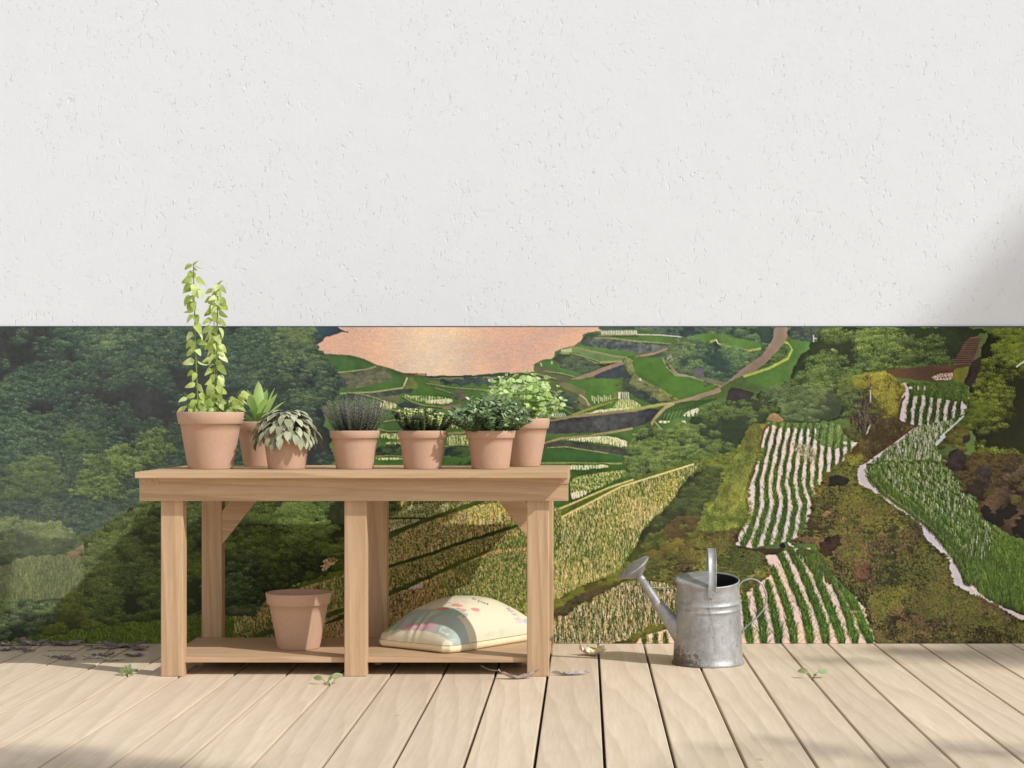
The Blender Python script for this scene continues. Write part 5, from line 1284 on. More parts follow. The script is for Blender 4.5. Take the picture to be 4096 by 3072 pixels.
# --- pale herb behind it
hrb = pot_thing('potted_herb', 2100.5, 7.0, TOPZ, 0.0605, 0.1015, 0.193, 0.0405, 'pale green oregano-like herb with round leaves in the tall terracotta pot at the right end', GRP, seed=17)
M['herb'] = leafmat('herb_leaf', [lin(150, 180, 104), lin(182, 210, 128), lin(206, 228, 158), lin(218, 234, 182)], 0.5, 0.35, 0.35)
rg = random.Random(4)
lf = MB(); st = MB()
for i in range(46):
    a = rg.uniform(0, 6.283); sp = math.sqrt(rg.random()) if i > 4 else .3 * i
    b0 = Vector((math.cos(a) * .05 * sp, math.sin(a) * .05 * sp, .172))
    H = rg.uniform(.11, .205) * (1 - .22 * sp ** 2)
    if i < 6: H = (.205, .19, .17, .185, .2, .16)[i]
    tip = b0 + Vector((math.cos(a) * .115 * sp, math.sin(a) * .09 * sp, H))
    pts = bez(b0, b0 + Vector((math.cos(a) * .03 * sp, math.sin(a) * .03 * sp, H * .35)), tip - Vector((0, 0, H * .35)), tip, 8)
    tube(st, pts, [.0014 * (1 - .5 * q / 8) for q in range(9)], 5, rg.random(), cap=False)
    nn = int(H / .019)
    for q in range(1, nn + 1):
        t = q / nn; x = min(7.999, t * 8); i0 = int(x); p = pts[i0].lerp(pts[i0 + 1], x - i0)
        sz = (.6 if q == nn else 1.0) * rg.uniform(.75, 1.1)
        for s_ in (0, math.pi):
            pa = q * 1.57 + a + s_ + rg.uniform(-.3, .3)
            leaf(lf, p, U(pa, .25 + (.4 if q == nn else 0)) + Vector((0, 0, rg.uniform(-.5, .2))), (rg.uniform(-.5, .5), rg.uniform(-2.0, -.3), 1), .031 * sz, .023 * sz, rg.uniform(.2, .7), .12, 'round', 6, rg.random())
        if q == nn:
            for s_ in (.8, 2.4, 4.0): leaf(lf, p, U(s_ + a, 1.0), (0, 0, 1), .013, .008, .2, .3, 'ovate', 4, .9)
st.build('stem', M['stem_green'], hrb); lf.build('foliage', M['herb'], hrb)

# --- the empty pot on the shelf
pot_thing('empty_pot', 1195, 6.692, SZ1, 0.080, 0.1266, 0.214, 0.0447, 'large empty terracotta pot standing on the lower shelf of the table', None, soil=False, seed=2, cat='flower pot')
# ---------------------------------------------------------------- galvanised watering can
k = NT('galvanised_zinc')
v = k.coords((1, 1, 1))
n1 = k.noise(v, 9, 6, 0.65, 0.4); n2 = k.noise(v, 42, 5, 0.7); n3 = k.noise(v, 160, 3, 0.6)
sc_ = k.n('ShaderNodeSeparateXYZ'); k.l(k.coords((1, 1, 1)), sc_.inputs[0])
base = k.ramp(n1, [(0.25, (0.30, 0.302, 0.305)), (0.5, (0.40, 0.40, 0.398)), (0.75, (0.53, 0.53, 0.525))])
base = k.mix(1.0, base, k.ramp(n2, [(0.3, 0.80), (0.7, 1.10)]), 'MULTIPLY')
wz_ = k.noise(k.coords((26, 26, 5)), 1.0, 6, 0.72, 0.8)          # dark oxide runs
base = k.mix(k.ramp(wz_, [(0.54, 0.0), (0.66, 0.55), (0.8, 0.75)]), base, (0.17, 0.17, 0.172))
pits = k.ramp(n3, [(0.0, 1.0), (0.29, 1.0), (0.33, 0.0)])
base = k.mix(pits, base, (0.05, 0.05, 0.052))
# rusty spatter low on the left flank
zz = k.n('ShaderNodeMapRange'); zz.inputs['From Min'].default_value = 0.005; zz.inputs['From Max'].default_value = 0.10
zz.inputs['To Min'].default_value = 1.0; zz.inputs['To Max'].default_value = 0.0; k.l(sc_.outputs['Z'], zz.inputs['Value'])
xx = k.n('ShaderNodeMapRange'); xx.inputs['From Min'].default_value = -0.13; xx.inputs['From Max'].default_value = 0.0
xx.inputs['To Min'].default_value = 1.0; xx.inputs['To Max'].default_value = 0.0; k.l(sc_.outputs['X'], xx.inputs['Value'])
mm = k.n('ShaderNodeMath', operation='MULTIPLY'); k.l(zz.outputs[0], mm.inputs[0]); k.l(xx.outputs[0], mm.inputs[1])
ns = k.noise(k.coords((1, 1, 1)), 70, 5, 0.75)
ad = k.n('ShaderNodeMath', operation='MULTIPLY_ADD'); k.l(mm.outputs[0], ad.inputs[0]); ad.inputs[1].default_value = 0.42; k.l(ns, ad.inputs[2])
rust = k.ramp(ad.outputs[0], [(0.62, 0.0), (0.70, 0.85), (1.0, 1.0)])
base = k.mix(rust, base, (0.10, 0.065, 0.045))
k.bump(n2, 0.10, 0.003)
rr_ = k.ramp(n1, [(0.3, 0.42), (0.7, 0.6)])
mt = k.ramp(rust, [(0.0, 0.45), (1.0, 0.1)])
M['zinc'] = k.done(base, rr_, 0.5, mt)
k = NT('zinc_shaded'); M['zinc_dark'] = k.done((0.035, 0.035, 0.035), 0.7, 0.3, 0.3)  # near-black zinc: shade inside the can and rose openings, put into the colour

DC = 6.752
can = empty('watering_can', (wx(2832, DC), DC, 0.0))
tag(can, 'old galvanised metal watering can with long spout and rose standing on the deck', 'watering can')
tilt = lambda y, z: 0.16 * y * max(0.0, min(1.0, (z - 0.10) / 0.21))
RB, RT, HT = 0.1355, 0.1195, 0.322
prof = [(0.0, 0.004), (RB - 0.008, 0.004), (RB + 0.002, 0.0), (RB + 0.0045, 0.003), (RB + 0.0042, 0.009), (RB + 0.0015, 0.012), (RB - 0.0008, 0.0135)]
for z in (0.03, 0.06, 0.09, 0.12, 0.15, 0.18, 0.20):
    prof.append((RB - (RB - RT) * (z / HT) ** .9, z))
def rib(z): return [(RB - (RB - RT) * (z / HT) ** .9 + o_, z + dz) for o_, dz in ((0, -.006), (.0022, -.003), (.0034, 0), (.0022, .003), (-.0012, .006))]
prof += rib(0.216) + rib(0.242)
for z in (0.26, 0.29, HT - 0.008): prof.append((RB - (RB - RT) * (z / HT) ** .9, z))
prof += [(RT + 0.0022, HT - 0.005), (RT + 0.0032, HT - 0.001), (RT + 0.0016, HT + 0.002), (RT - 0.0015, HT + 0.0015), (RT - 0.0025, HT - 0.003)]
mb = MB(); lathe(mb, prof, 96, tilt=tilt); mb.build('body', M['zinc'], can)
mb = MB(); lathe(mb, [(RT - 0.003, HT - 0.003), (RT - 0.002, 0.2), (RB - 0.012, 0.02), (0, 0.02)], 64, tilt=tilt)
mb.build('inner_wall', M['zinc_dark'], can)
# half lid on the spout side: a shallow dome with an up-turned edge
mb = MB(); vs = []; fs = []; na, nr_ = 28, 10
for i in range(na + 1):
    a = math.pi * (0.5 + i / na)
    for j in range(nr_ + 1):
        q = j / nr_; x = math.cos(a) * (RT - .001) * q; y = math.sin(a) * (RT - .001) * q
        cx_ = 0.014
        xq = x * (1 + cx_ / RT) + cx_ * (1 - q)
        zz_ = HT + 0.001 + 0.020 * max(0, 1 - q ** 2) ** .8
        vs.append((min(xq, 0.02), y, zz_ + tilt(y, HT)))
for i in range(na):
    for j in range(nr_):
        a = i * (nr_ + 1) + j; fs.append((a, a + 1, a + nr_ + 2, a + nr_ + 1))
mb.add(vs, fs); o = mb.build('lid', M['zinc'], can)
m_ = o.modifiers.new('thickness', 'SOLIDIFY'); m_.thickness = 0.0015
def loc(px, py, dy=0.0):
    d = DC + dy
    return Vector((wx(px, d) - can.location.x, dy, wz(py, d)))
def cp(cx_, cy_, dy=0.0): return loc(2400 + cx_ * .34356, 2150 + cy_ * .34356, dy)
# spout in two telescoping lengths, with its collar
a, b_, c_ = cp(905, 1120), cp(668, 770), cp(470, 462)
a.x += .012
mb = MB()
tube(mb, [a + (a - b_).normalized() * .02, a, a.lerp(b_, .5), b_], [.041, .038, .0285, .0205], 28, cap=False)
tube(mb, [b_ + (a - b_).normalized() * .004, b_ + (c_ - b_).normalized() * .001, b_ + (c_ - b_).normalized() * .006], [.0205, .0228, .0215], 28, cap=False)
tube(mb, [b_, b_.lerp(c_, .5), c_.lerp(b_, .12), c_.lerp(b_, .10), c_.lerp(b_, .08), c_], [.0195, .0165, .0135, .0155, .0150, .0132], 28, cap=False)
mb.build('spout', M['zinc'], can)
# rose: a flaring cone closed by a domed plate with dark dots for its openings
ax = Vector((-.57, -.13, .81)).normalized(); ctr = cp(385, 352)
base_ = c_ - ax * 0.012
o1 = ax.cross(Vector((0, 1, 0))).normalized(); o2 = ax.cross(o1)
mb = MB(); n = 48; RR = 0.0725
rings = [(-.062, .0135), (-.050, .0145), (-.03, .034), (-.012, .053), (-.002, RR - .001), (.0015, RR + .001), (.003, RR - .0005), (.004, RR - .004), (.007, RR * .6), (.0088, RR * .3), (.0092, 0.0005)]
vs = [ctr + ax * h_ + (o1 * math.cos(2 * math.pi * i / n) + o2 * math.sin(2 * math.pi * i / n)) * r_ for h_, r_ in rings for i in range(n)]
# bend the neck of the rose into the spout's end
end = c_
for i in range(n): vs[i] = vs[i] + (end - (ctr - ax * .062))
for i in range(n): vs[n + i] = vs[n + i] + (end - (ctr - ax * .062)) * .62
fs = [(q * n + i, q * n + (i + 1) % n, (q + 1) * n + (i + 1) % n, (q + 1) * n + i) for q in range(len(rings) - 1) for i in range(n)]
mb.add(vs, fs); rose = mb.build('rose', M['zinc'], can)
mb = MB()
for r_, nn in ((.012, 6), (.026, 12), (.04, 18), (.053, 22)):
    for i in range(nn):
        if (i * 7 + nn) % 5 < 2: continue
        an = 2 * math.pi * i / nn; p = ctr + ax * (.0094 - .0035 * (r_ / RR) ** 2 * 1.6) + (o1 * math.cos(an) + o2 * math.sin(an)) * r_
        tube(mb, [p - ax * .001, p + ax * .0007], .0013, 8)
mb.build('hole_dots', M['zinc_dark'], rose)
# overhead strap handle from the front rim to the back
mb = MB(); pts = []
hw = 0.0155
pa = [( -.1245, .286), (-.1240, .315), (-.1120, .372), (-.0850, .418), (-.0350, .440), (.0150, .440), (.0600, .425), (.0950, .395), (.1170, .355), (.1190, .330)]
bx = 0.0062
pp = [Vector((bx + 0.012 * i / 9, y, z)) for i, (y, z) in enumerate(pa)]
sm = []
for i in range(len(pp) - 1):
    p0 = pp[max(0, i - 1)]; p1 = pp[i]; p2 = pp[i + 1]; p3 = pp[min(len(pp) - 1, i + 2)]
    for q in range(6):
        t = q / 6; sm.append(.5 * ((2 * p1) + (-p0 + p2) * t + (2 * p0 - 5 * p1 + 4 * p2 - p3) * t * t + (-p0 + 3 * p1 - 3 * p2 + p3) * t ** 3))
sm.append(pp[-1])
prof_ = [(-hw, 0), (-hw, .0035), (-hw * .86, .0045), (-hw * .8, .002), (hw * .8, .002), (hw * .86, .0045), (hw, .0035), (hw, 0), (hw * .8, -.0015), (-hw * .8, -.0015)]
vs = []; fs = []; m_ = len(prof_)
for i, p in enumerate(sm):
    t = (sm[min(len(sm) - 1, i + 1)] - sm[max(0, i - 1)]).normalized(); nrm = t.cross(Vector((1, 0, 0))).normalized()
    if nrm.dot(p - Vector((bx, 0, .33))) < 0: nrm = -nrm
    for (s_, h_) in prof_: vs.append(p + Vector((s_, 0, 0)) + nrm * h_)
for i in range(len(sm) - 1):
    for j in range(m_): fs.append((i * m_ + j, i * m_ + (j + 1) % m_, (i + 1) * m_ + (j + 1) % m_, (i + 1) * m_ + j))
mb.add(vs, fs); hd = mb.build('top_handle', M['zinc'], can)
# riveted lug under the handle's front end
mb = MB(); n = 16; vs = []; fs = []
out = [(-hw, .016), (hw, .016)] + [(hw * math.cos(t), -.008 - hw * .75 * math.sin(t)) for t in [math.pi * i / 8 for i in range(9)]]
fr = lambda x, z: (bx + x, -math.sqrt(max(0, (RT + .0028 + (HT - z - .0) * .05) ** 2 - (bx + x) ** 2)) - .002, z)
zc = .284
vs = [fr(x, zc + z) for x, z in out]; vs2 = [(a_, b2 - .002, c2) for a_, b2, c2 in vs]
mm_ = len(vs); fs = [tuple(range(mm_)), tuple(range(2 * mm_ - 1, mm_ - 1, -1))] + [(i, (i + 1) % mm_, mm_ + (i + 1) % mm_, mm_ + i) for i in range(mm_)]
mb.add(vs + vs2, fs)
for x in (-.008, .008):
    p = Vector(fr(x, zc - .006)); tube(mb, [p + Vector((0, -.001, 0)), p + Vector((0, -.0035, 0))], .0022, 10)
mb.build('lug', M['zinc'], hd, smooth=False)
# back handle: a bowed strip of metal on the right
mb = MB()
q0, q1, q2, q3 = cp(1612, 560, .0), cp(1640, 520), cp(1690, 492), cp(1760, 480)
pts = [cp(1608, 600), cp(1622, 548), cp(1660, 510), cp(1715, 486), cp(1770, 480), cp(1830, 498), cp(1886, 545), cp(1922, 610), cp(1940, 690), cp(1930, 770), cp(1896, 846), cp(1840, 915), cp(1770, 980), cp(1700, 1040), cp(1660, 1090), cp(1640, 1135)]
tube(mb, pts, .0034, 10, flat=1.6)
mb.build('back_handle', M['zinc'], can)
# wire stay between spout and body
mb = MB(); tube(mb, [cp(590, 575), cp(612, 584), cp(700, 588), cp(840, 592), cp(885, 578), cp(898, 545)], .0024, 8); mb.build('wire_stay', M['zinc'], can)
# ---------------------------------------------------------------- sack of potting soil on the shelf
SK = Vector((-0.5076 + 0.003, 6.500, SZ1)); e1 = Vector((-.737, .676, 0)); e2 = Vector((.600, .800, 0)).normalized()
e1 = Vector((-e2.y, e2.x, 0))
SL, SWD = 0.585, 0.388                          # length along e2, width along e1
NU, NV = 240, 180
sack = empty('soil_sack', SK)
tag(sack, 'plump cream plastic sack printed with red flowers lying on the lower shelf', 'sack')
u = np.linspace(-1, 1, NU)[None, :]; v = np.linspace(-1, 1, NV)[:, None]
U_, V_ = np.broadcast_to(u, (NV, NU)), np.broadcast_to(v, (NV, NU))
au, av = np.abs(U_), np.abs(V_)
dome = np.clip((1 - au ** 2.6), 0, 1) ** .55 * np.clip((1 - av ** 2.4), 0, 1) ** .55
edge = np.minimum(1 - au, 1 - av)
seam = 0.030
gat = np.exp(-((U_ + .86) / .14) ** 2)                # gathers at the short end nearest the camera's left
wr = gat * (np.sin(V_ * 26 + 1.3 * np.sin(V_ * 9)) * .5 + .5) * .008 * np.exp(-((V_ - .15) / .5) ** 2)
n_ = fbm(NU, NV, 46, 77, 3)
ztop = seam + .152 * dome ** 1.0 * (1 - .20 * (U_ - .1) ** 2) + (n_ - .5) * .012 * dome - wr
# rounded outline, pulled in between the corners
bulge_u = 1 - .035 * (1 - V_ ** 2); bulge_v = 1 - .03 * (1 - U_ ** 2)
lx = (U_ * bulge_u + 1) / 2 * SL; ly = (V_ * bulge_v + 1) / 2 * SWD
cut = np.clip(au + av - 1.80, 0, 1) * .35
lx = lx + -np.sign(U_) * cut * SL * .5; ly = ly - np.sign(V_) * cut * SWD * .5
def W_(a, b_, z): return np.stack([a * e2.x + b_ * e1.x, a * e2.y + b_ * e1.y, z], -1)
B_ = Paint(NU, NV)
B_.img[:] = np.array((240, 230, 198)) / 255
def bl(pts): return [((a + 1) / 2 * NU, (b_ + 1) / 2 * NV) for a, b_ in pts]
BAGP = {'flower': [[(-0.442, -0.287), (-0.393, -0.289), (-0.351, -0.371), (-0.331, -0.473), (-0.346, -0.503), (-0.419, -0.465), (-0.449, -0.366)], [(-0.573, -0.071), (-0.534, -0.146), (-0.51, -0.311), (-0.53, -0.348), (-0.574, -0.28), (-0.597, -0.134)], [(-0.455, -0.455), (-0.4, -0.537), (-0.364, -0.617), (-0.388, -0.641), (-0.453, -0.591)], [(-0.282, -0.614), (-0.195, -0.635), (-0.146, -0.677), (-0.182, -0.726), (-0.248, -0.707), (-0.296, -0.653)], [(-0.465, -0.638), (-0.413, -0.685), (-0.431, -0.71), (-0.475, -0.681)], [(-0.429, -0.1), (-0.383, -0.136), (-0.357, -0.219), (-0.399, -0.198)], [(-0.588, -0.369), (-0.557, -0.425), (-0.585, -0.445)]],
 'teal': [[(-0.645, -0.18), (-0.566, -0.269), (-0.516, -0.359), (-0.498, -0.474), (-0.469, -0.613), (-0.448, -0.724), (-0.473, -0.738), (-0.558, -0.616), (-0.624, -0.449), (-0.655, -0.293)]], 'pink': [[(-0.846, 0.414), (-0.842, -0.002), (-0.816, -0.399), (-0.907, -0.447), (-0.935, -0.073), (-0.934, 0.339)]], 'white': [[(-0.879, -0.567), (-0.829, -0.557), (-0.816, -0.638), (-0.866, -0.81), (-0.894, -0.83), (-0.9, -0.577)]], 'box': [[(0.427, -0.897), (0.572, -0.881), (0.547, -0.94), (0.421, -0.942)]], 'blue': [[(0.591, -0.884), (0.718, -0.847), (0.649, -0.932), (0.561, -0.932)]],
 'text': [[(-0.059, -0.415), (0.097, -0.22)], [(-0.05, -0.404), (-0.063, -0.397), (-0.039, -0.345), (0.005, -0.314), (-0.011, -0.356)], [(-0.051, -0.448), (0.007, -0.379)], [(0.035, -0.345), (0.054, -0.321)], [(-0.057, -0.528), (0.016, -0.445)], [(0.006, -0.456), (0.02, -0.462), (0.002, -0.505), (-0.026, -0.514), (-0.025, -0.492)], [(0.032, -0.498), (0.002, -0.531), (-0.002, -0.55), (0.013, -0.554), (0.026, -0.547), (0.047, -0.524), (0.01, -0.565)], [(0.07, -0.563), (0.067, -0.549), (0.051, -0.55), (0.048, -0.584), (0.031, -0.588), (0.027, -0.573)], [(0.071, -0.592), (0.091, -0.612), (0.102, -0.593), (0.096, -0.582), (0.071, -0.592), (0.06, -0.618), (0.076, -0.624)]],
 'mark': [[(0.403, -0.71), (0.487, -0.669), (0.454, -0.73), (0.389, -0.757)], [(0.435, -0.735), (0.507, -0.766)], [(0.403, -0.71), (0.445, -0.78)], [(0.425, -0.823), (0.522, -0.813), (0.52, -0.876), (0.495, -0.899), (0.427, -0.897)]]}
B_.fill(bl([(-.935, -1.02), (-.60, -1.02), (-.575, -.8), (-.58, -.3), (-.6, .3), (-.66, 1.02), (-.925, 1.02)]), (184, 200, 196), .03, .3, False, col2=(164, 184, 180))
B_.fill(bl([(-.94, .62), (-.78, .6), (-.72, 1.02), (-.94, 1.02)]), (120, 186, 136), .06, .5, col2=(160, 200, 160))
B_.foliage(bl(BAGP['teal'][0]), (158, 192, 172), [(166, 202, 182), (146, 184, 164), (196, 220, 196)], 5, 1.2, .2)
B_.fill(bl(BAGP['pink'][0]), (216, 164, 172), .05, .4, False, col2=(204, 154, 178))
B_.fill(bl(BAGP['white'][0]), (238, 234, 214), .03, .3)
for q in range(6): B_.line(bl([(-.84 - q * .008, -.6), (-.835 - q * .008, -.76)]), (180, 190, 176), .5)
for q in range(7): B_.line(bl([(-.74, -.02 - .01 * q), (-.60, -.06 - .05 * q)]), (208, 212, 180), .5)
for q_ in BAGP['flower']: B_.fill(bl(q_), (228, 124, 126), .06, .4, True, col2=(238, 150, 146))
for q_ in BAGP['text']: B_.line(bl(q_), (104, 112, 112), .7, .04, jit=.1)
for q_ in BAGP['mark']: B_.line(bl(q_), (186, 156, 182), 2.0, .04, jit=.15)
B_.fill(bl(BAGP['box'][0]), (222, 200, 206), .03, .3, False); B_.fill(bl(BAGP['blue'][0]), (170, 196, 214), .04, .5)
B_.fill(bl([(-.3, -.99), (.7, -.99), (.7, -.965), (-.3, -.975)]), (210, 222, 200), .04, .5, col2=(238, 230, 200))
lb = (np.clip(B_.img, 0, 1) * .8 + np.array((240, 230, 198)) / 255 * .2) ** 2.2 * .78
k = NT('sack_print'); at = k.attr('print')
M['sack'] = k.done(at.outputs['Color'], 0.45, 0.35)
tr_ = W_(lx, ly, ztop)
grid_mesh('printed_face', NU, NV, tr_[::1], lb[::1], M['sack'], sack)
# lower half: straight gusset rolling under to a flat belly
k = NT('sack_plastic'); v_ = k.coords((1, 1, 1)); nn_ = k.noise(v_, 22, 3)
M['sack_side'] = k.done(k.ramp(nn_, [(0.3, lin(232, 218, 180)), (0.7, lin(242, 230, 196))]), 0.45, 0.35)
rim = [(0, i) for i in range(NU)] + [(j, NU - 1) for j in range(1, NV)] + [(NV - 1, i) for i in range(NU - 2, -1, -1)] + [(j, 0) for j in range(NV - 2, 0, -1)]
ring = [Vector(tr_[j, i]) for j, i in rim]
ctr_ = sum(ring, Vector()) / len(ring)
mb = MB(); rows_ = []
for f_, zf in ((1.0, 1.0), (1.008, .75), (1.004, .45), (.985, .15), (.94, .0), (.5, .0)):
    rows_.append([Vector((ctr_.x + (p.x - ctr_.x) * f_, ctr_.y + (p.y - ctr_.y) * f_, p.z * zf + .001)) for p in ring])
n = len(ring); vs = [p for r_ in rows_ for p in r_]
fs = [((q + 1) * n + i, (q + 1) * n + (i + 1) % n, q * n + (i + 1) % n, q * n + i) for q in range(len(rows_) - 1) for i in range(n)]
mb.add(vs, fs); mb.build('gusset', M['sack_side'], sack)
k = NT('sack_seam'); M['seam'] = k.done(lin(186, 168, 122), 0.6, 0.2)
mb = MB(); rs_ = [p + Vector((0, 0, .0006)) + (p - ctr_).normalized() * .0012 for p in ring[::3]]; tube(mb, rs_ + [rs_[0]], .0017, 6, cap=False); mb.build('seam', M['seam'], sack)

# ---------------------------------------------------------------- fallen leaves and sprouts on the deck
def drymat(name, a, b_, c_):
    k = NT(name); v_ = k.coords((1, 1, 1)); n1_ = k.noise(v_, 38, 5, 0.7); at_ = k.attr()
    cc = k.ramp(n1_, [(0.3, a), (0.55, b_), (0.8, c_)])
    cc = k.mix(1.0, cc, k.ramp(at_.outputs['Fac'], [(0, 0.75), (1, 1.15)]), 'MULTIPLY')
    k.bump(n1_, 0.3, 0.003)
    return k.done(cc, 0.7, 0.25)
M['dry_pink'] = drymat('dry_leaf_mauve', lin(150, 118, 110), lin(196, 172, 166), lin(218, 200, 200))
M['dry_grey'] = drymat('dry_leaf_grey', lin(150, 142, 150), lin(206, 198, 196), lin(226, 220, 214))
M['dry_cream'] = drymat('dry_leaf_cream', lin(188, 168, 134), lin(222, 208, 178), lin(236, 226, 204))
M['dry_yellow'] = drymat('dry_leaf_yellow', lin(168, 150, 40), lin(206, 186, 70), lin(222, 206, 120))
M['dry_dark'] = drymat('dry_leaf_dark', lin(100, 88, 84), lin(146, 132, 126), lin(178, 164, 156))
M['dry_violet'] = drymat('dry_leaf_violet', lin(96, 84, 92), lin(132, 118, 126), lin(160, 146, 150))
M['dry_sage'] = drymat('dry_leaf_sage', lin(150, 146, 116), lin(190, 186, 156), lin(208, 204, 180))
M['twig'] = drymat('twig_bark', lin(96, 84, 66), lin(140, 130, 108), lin(170, 162, 140))

def dry_leaf(name, p, yaw, L, W, mat, label, group=None, cat='leaf', lift=.35, curl=.5, wave=.0028, seed=1, stalk=.2, twist=0.3, kink=0.0, tip=0.0):
    """a curled, wavy dead leaf lying at p, its blade pointing along yaw"""
    rg_ = random.Random(seed); mb = MB(); n, m_ = 14, 8
    pts = []; zmin = 9
    ph = rg_.uniform(0, 6)
    for i in range(n + 1):
        t = i / n; s = (t - .5) * L
        wv = (math.sin(math.pi * min(1, max(0, t)) ** .85) ** .75) * W / 2 * (1 + .14 * math.sin(t * 17 + ph)) + .0004
        zc = lift * W * ((2 * t - 1) ** 2) * (1.0 if t < .5 else 1 + kink) + tip * W * t
        tw = twist * (t - .5) * 2
        for j in range(m_ + 1):
            q = j / m_ * 2 - 1
            y_ = q * wv; z_ = zc + curl * W * q * q * .5 + wave * math.sin(t * 13 + q * 4 + ph) * abs(q) + wave * .6 * math.sin(t * 29 + ph * 2) * q * q
            pts.append([s, y_ * math.cos(tw) - z_ * math.sin(tw) * .6, z_ + y_ * math.sin(tw)])
    zmin = min(a_[2] for a_ in pts)
    vs = [(a_[0], a_[1], a_[2] - zmin + .0012) for a_ in pts]
    fs = [(i * (m_ + 1) + j, i * (m_ + 1) + j + 1, (i + 1) * (m_ + 1) + j + 1, (i + 1) * (m_ + 1) + j) for i in range(n) for j in range(m_)]
    # ragged bites out of the edge
    fs = [f_ for f_ in fs if not ((f_[0] % (m_ + 1) in (0, m_ - 1)) and rg_.random() < .13)]
    mb.add(vs, fs, rg_.random())
    o = mb.build(name, M[mat])
    sm_ = o.modifiers.new('thickness', 'SOLIDIFY'); sm_.thickness = .0008
    o.location = p; o.rotation_euler = (0, 0, yaw)
    tag(o, label, cat, group)
    if stalk > 0:
        b0 = Vector(vs[m_ // 2]); tb_ = MB(); tube(tb_, [b0, b0 + Vector((-L * stalk * .5, .002, .004)), b0 + Vector((-L * stalk, .004, .006 if lift < .6 else .02))], [.0013, .0011, .0008], 6, rg_.random())
        tb_.build('stalk', M['twig'], o)
    return o

p = at_floor(2075, 2716); dry_leaf('dry_leaf', p, .22, .150, .036, 'dry_pink', 'mauve curled dead leaf with raised stalk and tip, lying before the right table leg', 'curled dead leaves', lift=.85, curl=.5, seed=4, stalk=.42, twist=.2)
p = at_floor(2284, 2701); dry_leaf('dry_leaf', p, .12, .138, .034, 'dry_grey', 'pale grey dead leaf lying flat on the deck just right of the table leg', 'curled dead leaves', lift=.25, curl=.5, seed=9, stalk=.15, twist=.5)
p = at_floor(2368, 2622); dry_leaf('dry_leaf', p, 2.9, .105, .072, 'dry_cream', 'cream crumpled dead leaf curling on the deck below the yellow leaf', 'curled dead leaves', lift=.3, curl=.55, wave=.005, seed=12, stalk=.1, twist=.25)
p = at_floor(2384, 2597); dry_leaf('dry_leaf', p, .05, .075, .024, 'dry_yellow', 'small yellow-green leaf with a short brown stalk beside the mural foot', 'curled dead leaves', lift=.5, curl=.3, seed=14, stalk=.0, twist=.15)

litter = [  # photo x, y, heading, length, width, material, lift, curl, label
    (30, 2575, .1, .06, .03, 'dry_grey', .3, .4, 'pale flake of leaf at the far left edge of the litter'),
    (12, 2583, 2.8, .09, .045, 'dry_dark', .3, .4, 'dark leaf lowest at the far left edge of the litter'),
    (20, 2604, -.2, .085, .035, 'dry_violet', .5, .5, 'violet leaf in front at the far left edge of the litter'),
    (82, 2598, .3, .085, .035, 'dry_dark', .35, .6, 'dark folded leaf with pale rim near the left edge'),
    (112, 2608, -.3, .07, .028, 'dry_violet', .35, .4, 'small violet leaf over the second deck gap'),
    (88, 2571, .15, .085, .04, 'dry_sage', .5, .3, 'light sage leaf leaning on the wall foot at the left'),
    (138, 2577, -.1, .125, .07, 'dry_dark', .75, .5, 'broad brown leaf standing tallest against the mural at the left'),
    (148, 2582, .1, .095, .05, 'dry_grey', .4, .5, 'grey leaf under the broad brown leaf'),
    (232, 2580, .4, .07, .04, 'dry_violet', .5, .4, 'violet leaf tucked under the upturned grey leaf'),
    (276, 2580, .35, .135, .06, 'dry_dark', .7, .6, 'grey upturned leaf with pointed raised end between deck gaps'),
    (425, 2572, .0, .07, .045, 'dry_dark', .8, .3, 'dark leaf lying topmost on the pale leaf by the mural'),
    (420, 2579, .0, .075, .035, 'dry_grey', .5, .3, 'grey leaf under the topmost dark leaf by the mural'),
    (500, 2590, .38, .175, .075, 'dry_dark', .55, .6, 'largest dark leaf with torn black edge near the table leg'),
    (412, 2597, .1, .10, .018, 'dry_violet', .2, .8, 'thin rolled violet leaf before the largest leaf'),
    (556, 2601, -.2, .085, .05, 'dry_violet', .6, .4, 'round violet leaf on a bent stalk nearest the table leg'),
    (536, 2626, .05, .082, .036, 'dry_violet', .3, .5, 'oval violet leaf closest to the camera beside the leg'),
    (412, 2626, .25, .085, .036, 'dry_violet', .35, .5, 'violet leaf over the third deck gap'),
    (380, 2634, .1, .07, .020, 'dry_grey', .2, .5, 'narrow grey leaf beside the violet leaf at the third gap'),
    (272, 2640, -.35, .075, .03, 'dry_violet', .4, .5, 'curled violet leaf with twig foremost in the litter'),
    (238, 2633, -.1, .095, .022, 'dry_dark', .25, .6, 'dark narrow leaf crossing the foremost violet leaf'),
    (455, 2644, .1, .085, .03, 'dry_sage', .3, .4, 'pale sage leaf lying half in the sunlit strip'),
]
for i, (x, y, yaw, L, W_d, mt_, li_, cu_, lb_) in enumerate(litter):
    p = at_floor(x, max(y, 2581)); p.y = min(p.y, YM - .5 * abs(math.sin(yaw)) * L - W_d * .62)
    dry_leaf('litter_leaf', p, yaw, L, W_d, mt_, lb_, 'dead leaves littered left of the table', lift=li_ * .42, curl=cu_ * .55, seed=30 + i, stalk=.25 if i % 3 else .0, twist=.3 if i % 2 else -.3, wave=.0035)
def twig(pts, rad, label, i):
    P3 = [at_floor(x, y) + Vector((0, 0, z)) for x, y, z in pts]
    q = P3[0].copy(); q.z = 0; mb = MB(); tube(mb, [a_ - q for a_ in P3], [rad * (1 - .4 * j / len(P3)) for j in range(len(P3))], 6, .5)
    o = mb.build('twig', M['twig']); o.location = q; tag(o, label, 'twig', 'twigs in the leaf litter')
